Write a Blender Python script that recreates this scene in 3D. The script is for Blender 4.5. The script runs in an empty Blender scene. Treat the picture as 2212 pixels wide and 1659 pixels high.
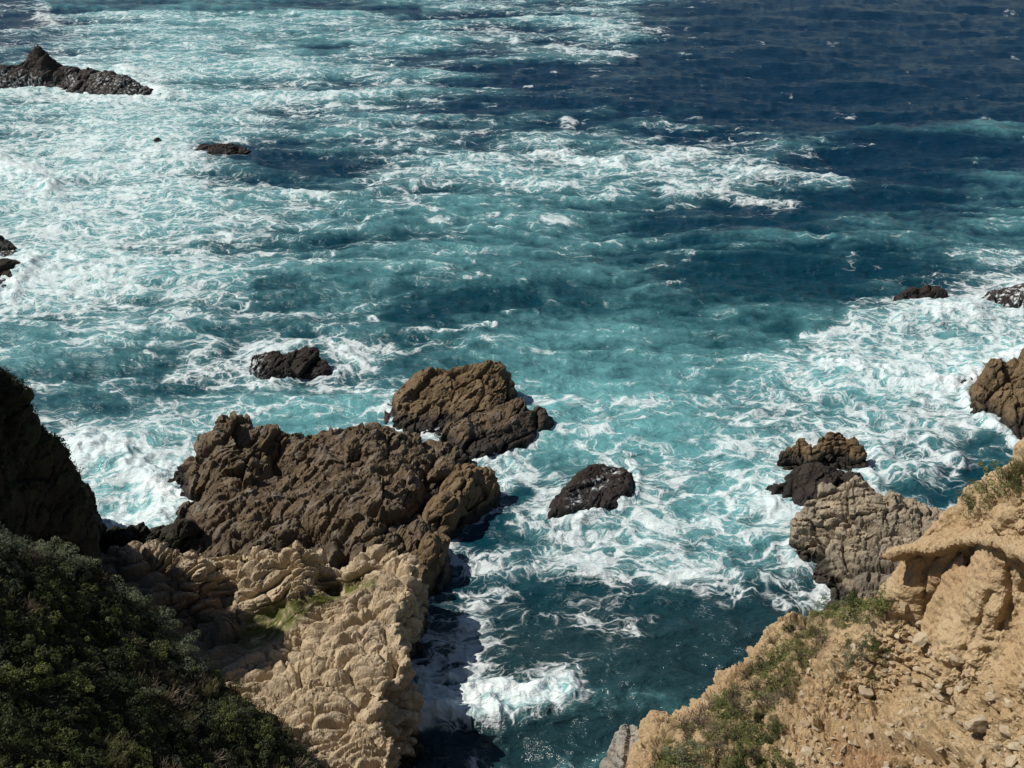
import bpy, math, random
import numpy as np
from mathutils import Vector, Matrix
from mathutils.bvhtree import BVHTree

SC = bpy.context.scene
COL = SC.collection
rng = np.random.default_rng(11)
random.seed(11)

# ------------------------------------------------------------------ camera
CAM_H, PITCH, VFOV = 42.0, 26.0, 38.0
F = 829.5 / math.tan(math.radians(VFOV / 2))          # focal length in 2212-wide pixels
cd = bpy.data.cameras.new('camera'); cam = bpy.data.objects.new('camera', cd); COL.objects.link(cam)
cam.location = (0, 0, CAM_H); cam.rotation_euler = (math.radians(90 - PITCH), 0, 0)
cd.sensor_width = 36; cd.lens = 36 * F / 2212; cd.clip_start = 0.5; cd.clip_end = 20000
SC.camera = cam
# ------------------------------------------------------------------ light
SUN_EL, SUN_AZ = 51.0, 85.0                           # azimuth: degrees to the left of the view
sv = Vector((-math.sin(math.radians(SUN_AZ)) * math.cos(math.radians(SUN_EL)),
             math.cos(math.radians(SUN_AZ)) * math.cos(math.radians(SUN_EL)), math.sin(math.radians(SUN_EL))))
sl = bpy.data.lights.new('sun', 'SUN'); sl.energy = 4.9; sl.angle = math.radians(0.5); sl.color = (1, 0.945, 0.86)
so = bpy.data.objects.new('sun', sl); COL.objects.link(so); so.rotation_euler = sv.to_track_quat('Z', 'Y').to_euler()
w = bpy.data.worlds.new('World'); SC.world = w; w.use_nodes = True
wn = w.node_tree; bg = wn.nodes['Background']; sk = wn.nodes.new('ShaderNodeTexSky')
sk.sky_type = 'NISHITA'; sk.sun_disc = False; sk.sun_elevation = math.radians(SUN_EL); sk.sun_rotation = math.radians(-SUN_AZ)
sk.air_density = 1.0; sk.dust_density = 0.4
bg.inputs[1].default_value = 0.05
wn.links.new(sk.outputs[0], bg.inputs[0])
SC.view_settings.view_transform = 'Standard'; SC.view_settings.look = 'None'
SC.view_settings.exposure = 0.0; SC.view_settings.gamma = 1
SC.cycles.max_bounces = 6; SC.cycles.diffuse_bounces = 2; SC.cycles.glossy_bounces = 2
SC.cycles.transparent_max_bounces = 4; SC.cycles.caustics_reflective = False; SC.cycles.caustics_refractive = False

# ------------------------------------------------------------------ projection helpers
CP, SP = math.cos(math.radians(PITCH)), math.sin(math.radians(PITCH))
def pt(u, v, z=0.0, world=False):
    """the world point of height z seen at photo position (u, v)"""
    if world: return np.array([u, v, z], float)
    a = (u - 1106) / F; b = -(v - 829.5) / F
    d = np.array([a, CP + b * SP, -SP + b * CP])
    t = (z - CAM_H) / d[2]
    return np.array([d[0] * t, d[1] * t, z])
def ray(u, v):
    a = (u - 1106) / F; b = -(v - 829.5) / F
    return Vector((a, CP + b * SP, -SP + b * CP)).normalized()
def proj(P):
    x, y, z = P[:, 0], P[:, 1], P[:, 2] - CAM_H
    dep = np.maximum(y * CP - z * SP, 0.5); up = y * SP + z * CP
    return 1106 + F * x / dep, 829.5 - F * up / dep

# ------------------------------------------------------------------ noise (numpy)
def hsh(ix, iy, iz, s=0):
    h = (ix.astype(np.int64) * 374761393 + iy.astype(np.int64) * 668265263 + iz.astype(np.int64) * 2147483647 + s * 1274126177) & 0xffffffff
    h = ((h ^ (h >> 13)) * 1274126177) & 0xffffffff
    h = ((h ^ (h >> 16)) * 2246822519) & 0xffffffff
    return (h ^ (h >> 15)) & 0xffffffff
GR = np.random.default_rng(5).normal(size=(256, 3)); GR /= np.linalg.norm(GR, axis=1)[:, None]
def perlin(P, s=0):
    I = np.floor(P); f = P - I; I = I.astype(np.int64); t = f * f * f * (f * (f * 6 - 15) + 10)
    out = np.zeros(len(P))
    for dx in (0, 1):
        wx = t[:, 0] if dx else 1 - t[:, 0]
        for dy in (0, 1):
            wy = t[:, 1] if dy else 1 - t[:, 1]
            for dz in (0, 1):
                wz = t[:, 2] if dz else 1 - t[:, 2]
                g = GR[hsh(I[:, 0] + dx, I[:, 1] + dy, I[:, 2] + dz, s) & 255]
                out += wx * wy * wz * (g[:, 0] * (f[:, 0] - dx) + g[:, 1] * (f[:, 1] - dy) + g[:, 2] * (f[:, 2] - dz))
    return out * 1.5
def fbm(P, o=4, s=0, r=0.5):
    out = np.zeros(len(P)); a = 1.0
    for i in range(o):
        out += a * perlin(P * (2.03 ** i) + 17.3 * i, s + i); a *= r
    return out
def ridged(P, o=4, s=0, r=0.5):
    out = np.zeros(len(P)); a = 1.0
    for i in range(o):
        out += a * (1 - 2 * np.abs(perlin(P * (2.03 ** i) + 17.3 * i, s + i))); a *= r
    return out
def worley(P, s=0):
    I = np.floor(P).astype(np.int64); f1 = np.full(len(P), 9.0); f2 = f1.copy(); cid = np.zeros(len(P))
    for dx in (-1, 0, 1):
        for dy in (-1, 0, 1):
            for dz in (-1, 0, 1):
                a, b, c = I[:, 0] + dx, I[:, 1] + dy, I[:, 2] + dz
                h = hsh(a, b, c, s)
                q = np.stack([a + (h & 1023) / 1023., b + ((h >> 10) & 1023) / 1023., c + ((h >> 20) & 1023) / 1023.], 1)
                d = np.linalg.norm(P - q, axis=1); m = d < f1
                f2 = np.where(m, f1, np.minimum(f2, d)); cid = np.where(m, (hsh(a, b, c, s + 77) & 4095) / 4095., cid); f1 = np.where(m, d, f1)
    return f1, f2, cid
def facet(P, s=0):
    """cells with a randomly tilted flat face each: height above the mean, and the width left to the next cell"""
    I = np.floor(P).astype(np.int64); f1 = np.full(len(P), 9.0); f2 = f1.copy(); D = np.zeros_like(P); H = np.zeros(len(P), np.int64)
    for dx in (-1, 0, 1):
        for dy in (-1, 0, 1):
            for dz in (-1, 0, 1):
                a, b, c = I[:, 0] + dx, I[:, 1] + dy, I[:, 2] + dz
                h = hsh(a, b, c, s)
                q = np.stack([a + (h & 1023) / 1023., b + ((h >> 10) & 1023) / 1023., c + ((h >> 20) & 1023) / 1023.], 1)
                v = P - q; d = np.linalg.norm(v, axis=1); m = d < f1
                f2 = np.where(m, f1, np.minimum(f2, d)); f1 = np.where(m, d, f1); D[m] = v[m]; H[m] = hsh(a, b, c, s + 77)[m]
    g = GR[H & 255]; return (D * g).sum(1), f2 - f1, ((H >> 9) & 1023) / 1023.
def bricks(P, s=0):
    """jointed rock: offset rows of boxes, each tilted and set back a little; returns tilt, distance to the joint, random"""
    r = np.floor(P[:, 1]); k = np.floor(P[:, 2] + 0.37 * r)
    x = P[:, 0] + ((hsh(r, k, r, s) & 255) / 255.) * 1.0
    i = np.floor(x); H = hsh(i, r, k, s + 5); c = ((H >> 9) & 1023) / 1023.
    D = np.stack([x - i - .5, P[:, 1] - r - .5, P[:, 2] + 0.37 * r - k - .5], 1); e = 0.5 - np.abs(D).max(1); g = GR[H & 255]
    return (D * g).sum(1), e, c
def sstep(a, b, x):
    t = np.clip((x - a) / (b - a), 0, 1); return t * t * (3 - 2 * t)
def v3(x, y, z=0): return np.stack([x, y, np.full_like(x, z) if np.isscalar(z) else z], 1)

def seg_dist(x, y, pts, closed=False):
    best = np.full(x.shape, 1e9); n = len(pts)
    for i in range(n if closed else n - 1):
        a, b = pts[i], pts[(i + 1) % n]; d = b - a; L = max((d ** 2).sum(), 1e-9)
        t = np.clip(((x - a[0]) * d[0] + (y - a[1]) * d[1]) / L, 0, 1)
        best = np.minimum(best, np.hypot(x - a[0] - t * d[0], y - a[1] - t * d[1]))
    return best
def inside(x, y, pts):
    r = np.zeros(x.shape, bool); n = len(pts)
    for i in range(n):
        a, b = pts[i], pts[(i + 1) % n]
        c = (a[1] > y) != (b[1] > y)
        xi = (b[0] - a[0]) * (y - a[1]) / ((b[1] - a[1]) if abs(b[1] - a[1]) > 1e-9 else 1e-9) + a[0]
        r ^= c & (x < xi)
    return r
def poly_mask(u, v, pts, soft=12):
    pts = np.array(pts, float); d = seg_dist(u, v, pts, True); d = np.where(inside(u, v, pts), d, -d)
    return sstep(-soft, soft, d)
def stroke(u, v, pts, wid):
    return np.exp(-(seg_dist(u, v, np.array(pts, float)) / wid) ** 2)
class RBF:
    def __init__(s, P, c=0.6):
        s.P = P[:, :2]; s.c = c; n = len(P)
        A = np.sqrt(((s.P[:, None] - s.P[None]) ** 2).sum(2) + c * c)
        M = np.zeros((n + 3, n + 3)); M[:n, :n] = A + np.eye(n) * -0.05; M[:n, n] = 1; M[:n, n + 1:] = s.P; M[n:, :n] = M[:n, n:].T
        s.w = np.linalg.solve(M, np.r_[P[:, 2], 0, 0, 0])
    def __call__(s, x, y):
        out = s.w[-3] + s.w[-2] * x + s.w[-1] * y
        for i in range(len(s.P)):
            out = out + s.w[i] * np.sqrt((x - s.P[i, 0]) ** 2 + (y - s.P[i, 1]) ** 2 + s.c ** 2)
        return out

# ------------------------------------------------------------------ object helpers
def tag(o, label=None, cat=None, group=None, kind=None):
    if label: o['label'] = label
    if cat: o['category'] = cat
    if group: o['group'] = group
    if kind: o['kind'] = kind
    return o
def mesh_np(name, V, Fc, smooth=True, k=4):
    me = bpy.data.meshes.new(name); n = len(Fc)
    me.vertices.add(len(V)); me.vertices.foreach_set('co', np.asarray(V, np.float32).ravel())
    me.loops.add(n * k); me.loops.foreach_set('vertex_index', np.asarray(Fc, np.int32).ravel())
    me.polygons.add(n); me.polygons.foreach_set('loop_start', np.arange(0, n * k, k, dtype=np.int32))
    me.polygons.foreach_set('loop_total', np.full(n, k, np.int32))
    if smooth: me.polygons.foreach_set('use_smooth', np.ones(n, bool))
    me.update(calc_edges=True); me.validate(); return me
def add_obj(name, me, mat=None, parent=None):
    o = bpy.data.objects.new(name, me); COL.objects.link(o)
    if mat: me.materials.clear(); me.materials.append(mat)
    if parent: o.parent = parent
    return o
def co(me):
    a = np.empty(len(me.vertices) * 3, np.float32); me.vertices.foreach_get('co', a); return a.reshape(-1, 3).astype(float)
def vn(me):
    a = np.empty(len(me.vertices) * 3, np.float32); me.vertex_normals.foreach_get('vector', a); return a.reshape(-1, 3).astype(float)
def set_co(me, V): me.vertices.foreach_set('co', V.astype(np.float32).ravel()); me.update()
def attr(me, name, val):
    a = me.attributes.new(name, 'FLOAT', 'POINT'); a.data.foreach_set('value', val.astype(np.float32))
def cattr(me, name, val):
    a = me.attributes.new(name, 'FLOAT_COLOR', 'POINT'); a.data.foreach_set('color', np.c_[val, np.ones(len(val))].astype(np.float32).ravel())

def voxel(V, Fc, size):
    me = mesh_np('tmp', V, Fc); o = bpy.data.objects.new('tmp', me); COL.objects.link(o)
    m = o.modifiers.new('r', 'REMESH'); m.mode = 'VOXEL'; m.voxel_size = size; m.adaptivity = 0
    dg = bpy.context.evaluated_depsgraph_get()
    r = bpy.data.meshes.new_from_object(o.evaluated_get(dg), depsgraph=dg)
    bpy.data.objects.remove(o); bpy.data.meshes.remove(me); return r
def grid_block(fn, x0, x1, y0, y1, st, zb):
    nx, ny = int((x1 - x0) / st) + 2, int((y1 - y0) / st) + 2
    X, Y = np.meshgrid(np.linspace(x0, x1, nx), np.linspace(y0, y1, ny)); x, y = X.ravel(), Y.ravel()
    z = np.maximum(fn(x, y), zb + 0.4); T = v3(x, y, z); B = v3(x, y, zb)
    i = np.arange(nx * ny).reshape(ny, nx)
    top = np.stack([i[:-1, :-1], i[:-1, 1:], i[1:, 1:], i[1:, :-1]], -1).reshape(-1, 4); N = nx * ny
    bot = top[:, ::-1] + N; sides = []
    for e in (i[0, :], i[-1, ::-1], i[::-1, 0], i[:, -1]):
        sides.append(np.stack([e[:-1], e[:-1] + N, e[1:] + N, e[1:]], 1))
    return np.r_[T, B], np.r_[top, bot, np.concatenate(sides)]
def trim(me, keep):
    """keep only the faces whose vertices satisfy keep (a mask over vertices)"""
    n = len(me.polygons); L = np.empty(len(me.loops), np.int32); me.loops.foreach_get('vertex_index', L)
    Fc = L.reshape(n, 4); k = keep[Fc].any(1); Fc = Fc[k]; V = co(me)
    used = np.unique(Fc); mp = np.zeros(len(V), np.int64); mp[used] = np.arange(len(used))
    r = mesh_np(me.name, V[used], mp[Fc]); bpy.data.meshes.remove(me); return r

def rot3(axis, deg): return np.array(Matrix.Rotation(math.radians(deg), 3, axis))

# rock surface styles: outward displacement of points P
def warp(P, L, k, s):
    return P + k * np.stack([perlin(P / L, s + 1), perlin(P / L, s + 2), perlin(P / L, s + 3)], 1)
def style_crag(P, s, a=1.0, sc=1.0):
    R = (warp(P / sc, 1.6, 0.35, s)) @ rot3('Y', 28).T @ rot3('Z', -50).T
    t, w_, c = facet(R * [0.20, 0.46, 0.5], s + 4); d = 0.80 * t + 0.42 * (c - 0.5) - 0.55 * np.exp(-w_ * 16) * (c > .35)
    t, w_, c = facet(R * [0.8, 1.5, 1.5], s + 9); d += 0.30 * t + 0.16 * (c - 0.5) - 0.2 * np.exp(-w_ * 16) * (c > .5)
    t, w_, c = facet(R * [2.1, 3.6, 3.6], s + 14); d += 0.08 * t + 0.05 * (c - .5)
    d += 0.13 * ridged(R * [0.30, 0.9, 0.9], 6, s + 30, 0.55) + 0.12 * fbm(P / sc * 0.8, 3, s + 20, 0.5)
    return (d - 0.12) * a * sc
def style_strata(P, s, a=1.0, sc=1.0):
    Q = warp(P / sc, 3.5, 0.9, s); Q = warp(Q, 1.3, 0.22, s + 6)
    R = Q @ rot3('Z', -24).T
    bed = R[:, 1] * 0.95 + R[:, 2] * 0.35
    t, w_, c = facet(np.stack([R[:, 0] * 0.22, bed * 0.62, R[:, 2] * 0.4], 1), s + 2)
    d = 0.50 * t + 0.34 * (c - 0.5) - 0.70 * np.exp(-w_ * 10)
    k = bed * 1.5 + 0.45 * perlin(R * [0.3, 0.4, 0.4], s + 8); fr = k - np.floor(k)
    st = sstep(-0.35, 0.35, perlin(R * [0.35, 0.8, 0.8], s + 11)); e0 = np.minimum(fr, 1 - fr)
    d += -0.42 * st * np.exp(-(e0 / 0.13) ** 2) + 0.16 * st * (0.5 - fr) * sstep(0, .12, fr)
    t, e, c = bricks(np.stack([R[:, 0] * 0.55, bed * 1.35, R[:, 2] * 0.5], 1), s + 9); d += 0.26 * t + 0.22 * (c - .5) - 0.62 * np.exp(-e * 10)
    t, w_, c = facet(np.stack([R[:, 0] * 1.6, bed * 3.0, R[:, 2] * 2.2], 1), s + 14); d += 0.10 * t + 0.08 * (c - .5) - 0.12 * np.exp(-w_ * 9)
    d += 0.30 * fbm(P / sc * 0.4, 3, s + 20) + 0.075 * ridged(P / sc * 1.7, 5, s + 30, .6)
    return (d + 0.2) * a * sc
def style_block(P, s, a=1.0, sc=1.0):
    Q = warp(P / sc, 2.5, 0.4, s); Q = warp(Q, .8, .14, s + 6); R = Q @ rot3('Z', 25).T @ rot3('Y', 22).T @ rot3('X', 15).T
    t, e, c = bricks(R * [0.45, 0.5, 0.6], s + 4); d = 0.7 * t + 0.45 * (c - 0.5) - 0.45 * np.exp(-e * 22)
    t, e, c = bricks(R * [1.2, 1.5, 1.7], s + 9); d += 0.3 * t + 0.26 * (c - 0.5) - 0.26 * np.exp(-e * 13) * (c > .2)
    t, w_, c = facet(R * [3.2, 3.6, 4.2], s + 14); d += 0.1 * t + .05 * (c - .5)
    d += 0.10 * ridged(P / sc * 0.9, 5, s + 20, .55)
    return (d - 0.03) * a * sc
STY = dict(crag=style_crag, strata=style_strata, block=style_block)

# ------------------------------------------------------------------ materials
class NT:
    def __init__(s, name):
        s.m = bpy.data.materials.new(name); s.m.use_nodes = True; s.t = s.m.node_tree; s.p = s.t.nodes['Principled BSDF']
    def n(s, typ, **kw):
        nd = s.t.nodes.new('ShaderNode' + typ)
        for k, v in kw.items(): setattr(nd, k, v)
        return nd
    def put(s, sock, v):
        if hasattr(v, 'links'): s.t.links.new(v, sock)
        elif v is not None: sock.default_value = v
    def math(s, op, a, b=None, c=None, clamp=False):
        nd = s.n('Math', operation=op, use_clamp=clamp)
        s.put(nd.inputs[0], a)
        if b is not None: s.put(nd.inputs[1], b)
        if c is not None: s.put(nd.inputs[2], c)
        return nd.outputs[0]
    def vmath(s, op, a, b=None, scale=None):
        nd = s.n('VectorMath', operation=op); s.put(nd.inputs[0], a)
        if b is not None: s.put(nd.inputs[1], b)
        if scale is not None: s.put(nd.inputs['Scale'], scale)
        return nd.outputs[0]
    def mix(s, f, a, b):
        nd = s.n('Mix', data_type='RGBA'); s.put(nd.inputs[0], f)
        for so_, v in ((nd.inputs[6], a), (nd.inputs[7], b)):
            if isinstance(v, tuple): v = (*v, 1) if len(v) == 3 else v
            s.put(so_, v)
        return nd.outputs[2]
    def noise(s, vec, sc, det=4, rough=0.5, color=False, **kw):
        nd = s.n('TexNoise', **kw); s.put(nd.inputs['Vector'], vec); nd.inputs['Scale'].default_value = sc
        nd.inputs['Detail'].default_value = det; nd.inputs['Roughness'].default_value = rough
        return nd.outputs[1 if color else 0]
    def vor(s, vec, sc, feature='F1', out=0):
        nd = s.n('TexVoronoi', feature=feature); s.put(nd.inputs['Vector'], vec); nd.inputs['Scale'].default_value = sc
        return nd.outputs[out]
    def sstep(s, x, a, b):
        nd = s.n('MapRange', interpolation_type='SMOOTHSTEP'); s.put(nd.inputs[0], x); s.put(nd.inputs[1], a); s.put(nd.inputs[2], b)
        return nd.outputs[0]
    def attr(s, name, out=2): return s.n('Attribute', attribute_name=name).outputs[out]
    def bump(s, h, st, dist, prev=None):
        nd = s.n('Bump'); nd.inputs['Strength'].default_value = st; nd.inputs['Distance'].default_value = dist
        s.put(nd.inputs['Height'], h)
        if prev: s.put(nd.inputs['Normal'], prev)
        return nd.outputs[0]

def rock_mat(name, dry, dry2, wet, wet_z=0.9, splash=0.0, tint=None, sc=1.0):
    """dry/dry2 patches of mineral colour, dark glossy wet band near the sea, weed and white water where the attributes say"""
    t = NT(name); pos = t.n('NewGeometry').outputs['Position']
    n1 = t.noise(pos, 0.5, 5, 0.6); n2 = t.noise(pos, 2.2 * sc, 6, 0.65); n3 = t.noise(pos, 9 * sc, 5, 0.7)
    c = t.mix(t.sstep(n1, 0.38, 0.62), dry, dry2)
    c = t.mix(t.math('MULTIPLY', t.sstep(n2, 0.5, 0.75), 0.6), c, tuple(min(1, x * 1.5) for x in dry2))
    c = t.mix(t.math('MULTIPLY', t.sstep(n3, 0.35, 0.62), 0.45), c, tuple(x * 0.55 for x in dry))
    if tint: c = t.mix(t.math('MULTIPLY', t.sstep(t.noise(pos, 0.9, 5, 0.6), 0.5, 0.68), 0.7), c, tint)
    c = t.mix(t.math('MULTIPLY', t.attr('weed'), t.sstep(t.noise(pos, 1.6, 5, 0.7), 0.3, 0.55)), c, (0.085, 0.095, 0.015))
    z = t.n('SeparateXYZ'); t.put(z.inputs[0], pos)
    zz = t.math('ADD', z.outputs[2], t.math('MULTIPLY', t.math('SUBTRACT', n1, 0.5), -1.6))
    wet_or_shade = t.math('MAXIMUM', t.math('SUBTRACT', 1.0, t.sstep(zz, wet_z * 0.45, wet_z * 1.3)), t.attr('wet'))  # wet attribute also holds the headland's painted shadow
    c = t.mix(wet_or_shade, c, wet)
    stv = t.n('Mapping'); t.put(stv.inputs[0], pos); stv.inputs['Scale'].default_value = (1.6, 1.6, 0.35)
    st_ = t.noise(stv.outputs[0], 1.5, 6, 0.7)
    fo = t.math('MULTIPLY', t.attr('splash'), t.sstep(st_, 0.5, 0.62))
    c = t.mix(fo, c, (0.75, 0.8, 0.82))
    t.put(t.p.inputs['Base Color'], c)
    r = t.math('SUBTRACT', 0.9, t.math('MULTIPLY', wet_or_shade, 0.35)); t.put(t.p.inputs['Roughness'], r)
    t.p.inputs['Specular IOR Level'].default_value = 0.3
    b = t.bump(n2, 0.6, 0.25 / sc); b = t.bump(n3, 0.7, 0.07 / sc, b)
    vd = t.vor(t.vmath('ADD', pos, t.vmath('SCALE', t.noise(pos, 1.5, 3, 0.5, True), scale=0.6)), 2.3 * sc, 'DISTANCE_TO_EDGE')
    b = t.bump(t.sstep(vd, 0.0, 0.05), 0.3, 0.04, b); b = t.bump(t.noise(pos, 20, 4, 0.7), 0.5, 0.04, b)
    t.put(t.p.inputs['Normal'], b)
    return t.m

M_BROWN = rock_mat('brown_rock', (0.125, 0.088, 0.052), (0.18, 0.135, 0.086), (0.028, 0.022, 0.017), 0.8, tint=(0.22, 0.20, 0.17))
M_TAWNY = rock_mat('tawny_rock', (0.15, 0.103, 0.055), (0.21, 0.15, 0.085), (0.03, 0.024, 0.018), 0.75)
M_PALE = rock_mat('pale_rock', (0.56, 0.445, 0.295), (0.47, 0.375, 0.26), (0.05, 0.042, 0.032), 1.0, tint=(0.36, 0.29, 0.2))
M_GREY = rock_mat('weathered_rock', (0.42, 0.345, 0.245), (0.27, 0.235, 0.18), (0.05, 0.042, 0.032), 0.7, tint=(0.14, 0.105, 0.07))
M_WET = rock_mat('wet_rock', (0.032, 0.025, 0.021), (0.05, 0.038, 0.03), (0.018, 0.015, 0.014), 0.6)
M_ASH = rock_mat('ash_grey_rock', (0.36, 0.335, 0.29), (0.27, 0.255, 0.225), (0.1, 0.09, 0.08), 0.6, tint=(0.38, 0.32, 0.235))
M_SHADE = rock_mat('cliff_rock', (0.03, 0.026, 0.018), (0.045, 0.038, 0.028), (0.03, 0.025, 0.02), 0.8, tint=(0.04, 0.05, 0.02))  # colour lowered towards black to carry the shade on these rock faces

def soil_mat():
    t = NT('sandy_soil'); pos = t.n('NewGeometry').outputs['Position']
    n1 = t.noise(pos, 0.35, 5, 0.6); n2 = t.noise(pos, 2.5, 6, 0.65); n3 = t.noise(pos, 14, 5, 0.7)
    c = t.mix(t.sstep(n1, 0.4, 0.62), (0.46, 0.335, 0.19), (0.52, 0.40, 0.245))
    c = t.mix(t.math('MULTIPLY', t.sstep(n2, 0.48, 0.7), 0.55), c, (0.52, 0.40, 0.26))
    c = t.mix(t.math('MULTIPLY', t.sstep(n3, 0.35, 0.6), 0.4), c, (0.27, 0.175, 0.095))
    c = t.mix(t.math('MULTIPLY', t.attr('weed'), t.sstep(n2, 0.3, 0.5)), c, (0.105, 0.085, 0.04))
    c = t.mix(t.math('MULTIPLY', t.attr('rust'), 0.6), c, (0.30, 0.16, 0.08))
    t.put(t.p.inputs['Base Color'], c); t.p.inputs['Roughness'].default_value = 0.95; t.p.inputs['Specular IOR Level'].default_value = 0.15
    b = t.bump(n2, 0.5, 0.2); b = t.bump(n3, 0.8, 0.06, b); b = t.bump(t.noise(pos, 38, 3, 0.6), 0.6, 0.025, b)
    t.put(t.p.inputs['Normal'], b); return t.m
M_SOIL = soil_mat()
def hill_mat():
    t = NT('scrub_soil'); pos = t.n('NewGeometry').outputs['Position']
    n2 = t.noise(pos, 2.0, 6, 0.7)
    t.put(t.p.inputs['Base Color'], t.mix(t.sstep(n2, 0.4, 0.65), (0.022, 0.026, 0.012), (0.05, 0.045, 0.026)))
    t.p.inputs['Roughness'].default_value = 0.95; t.p.inputs['Specular IOR Level'].default_value = 0.1
    t.put(t.p.inputs['Normal'], t.bump(n2, 1.0, 0.3)); return t.m
M_HILL = hill_mat()
def leaf_mat(name, a, b, c, rgh=0.6, trans=0.25):
    t = NT(name); pos = t.n('NewGeometry').outputs['Position']
    rnd = t.n('ObjectInfo').outputs['Random']
    col = t.mix(t.sstep(t.noise(pos, 1.4, 3, 0.6), 0.35, 0.65), a, b)
    col = t.mix(t.math('MULTIPLY', t.sstep(t.noise(pos, 9, 2, 0.6), 0.52, 0.66), 0.8), col, c)
    hs = t.n('HueSaturation'); t.put(hs.inputs['Color'], col)
    t.put(hs.inputs['Value'], t.math('MULTIPLY_ADD', rnd, 1.0, 0.5)); t.put(hs.inputs['Hue'], t.math('MULTIPLY_ADD', rnd, -0.03, 0.512))
    t.put(t.p.inputs['Base Color'], hs.outputs[0]); t.p.inputs['Roughness'].default_value = rgh
    t.p.inputs['Specular IOR Level'].default_value = 0.25
    tr = t.n('BsdfTranslucent'); t.put(tr.inputs[0], hs.outputs[0]); mx = t.n('MixShader'); mx.inputs[0].default_value = trans
    t.put(mx.inputs[1], t.p.outputs[0]); t.put(mx.inputs[2], tr.outputs[0])
    t.put(t.t.nodes['Material Output'].inputs[0], mx.outputs[0]); return t.m
M_LEAF = leaf_mat('green_leaves', (0.08, 0.10, 0.03), (0.125, 0.15, 0.045), (0.18, 0.21, 0.08))
M_DARK = leaf_mat('scrub_leaves', (0.02, 0.03, 0.011), (0.036, 0.048, 0.018), (0.055, 0.07, 0.028))
M_SAGE = leaf_mat('sage_leaves', (0.10, 0.12, 0.07), (0.14, 0.165, 0.10), (0.2, 0.22, 0.14))
M_DEAD = leaf_mat('dry_twigs', (0.15, 0.12, 0.085), (0.21, 0.17, 0.125), (0.09, 0.07, 0.05), 0.9, 0.05)
M_GRASS = leaf_mat('dry_grass', (0.15, 0.145, 0.06), (0.2, 0.175, 0.09), (0.08, 0.1, 0.03), 0.8)
M_BARK = NT('twig_bark').m; M_BARK.node_tree.nodes['Principled BSDF'].inputs['Base Color'].default_value = (0.06, 0.045, 0.032, 1)

# ------------------------------------------------------------------ water
FO = """4 5 5 5 5 5 4 4 4 5 2 1 0 0 0 0
5 7 7 6 6 5 4 2 1 1 0 0 0 0 0 0
8 8 7 5 3 4 5 5 6 6 6 5 3 2 0 0
8 8 7 6 5 4 4 3 4 4 3 2 1 1 1 4
8 8 6 5 3 3 2 2 2 2 2 1 1 4 6 7
3 4 4 5 5 6 3 3 2 2 3 4 6 8 8 9
5 5 6 6 4 4 4 3 4 5 5 6 7 7 7 6
7 8 8 7 5 4 4 7 5 5 6 6 6 6 6 4
8 9 9 7 5 4 4 4 5 6 6 6 6 6 5 4
6 6 6 5 5 5 6 5 3 4 4 5 6 6 5 4
5 5 5 5 5 5 7 6 2 1 1 1 1 3 3 3
4 4 4 4 4 4 6 6 3 1 1 1 1 2 2 2"""
AE = """3 6 7 7 7 6 5 4 4 5 2 0 0 0 0 0
6 8 8 8 6 5 4 2 1 1 0 0 0 0 0 1
8 8 7 4 3 4 5 5 6 6 5 4 3 2 2 3
8 8 7 6 6 5 5 6 6 6 4 3 2 2 3 6
7 7 6 5 3 4 3 3 4 4 3 2 2 4 5 6
5 5 4 4 4 5 4 5 6 6 6 6 7 7 8 8
4 5 6 7 7 7 6 6 8 8 8 7 7 7 6 5
7 8 8 8 6 5 5 6 6 6 7 9 6 5 4 3
8 8 8 6 5 4 3 3 4 5 6 6 5 5 4 3
5 5 4 3 2 2 3 3 2 2 3 3 3 3 3 3
3 3 3 3 3 3 3 2 1 1 1 1 1 1 1 1
2 2 2 2 2 2 2 2 2 2 2 1 1 1 1 1"""
def g(s): return np.array([[float(c) for c in r.split()] for r in s.split('\n')]) / 9
FO, AE = g(FO), g(AE)
def bilerp(G, u, v):
    x = np.clip((u - 69) / 138.25, 0, 14.999); y = np.clip((v - 69) / 138.25, 0, 10.999)
    i, j = x.astype(int), y.astype(int); fx, fy = x - i, y - j; fx = fx * fx * (3 - 2 * fx); fy = fy * fy * (3 - 2 * fy)
    return (G[j, i] * (1 - fx) + G[j, i + 1] * fx) * (1 - fy) + (G[j + 1, i] * (1 - fx) + G[j + 1, i + 1] * fx) * fy
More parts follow.
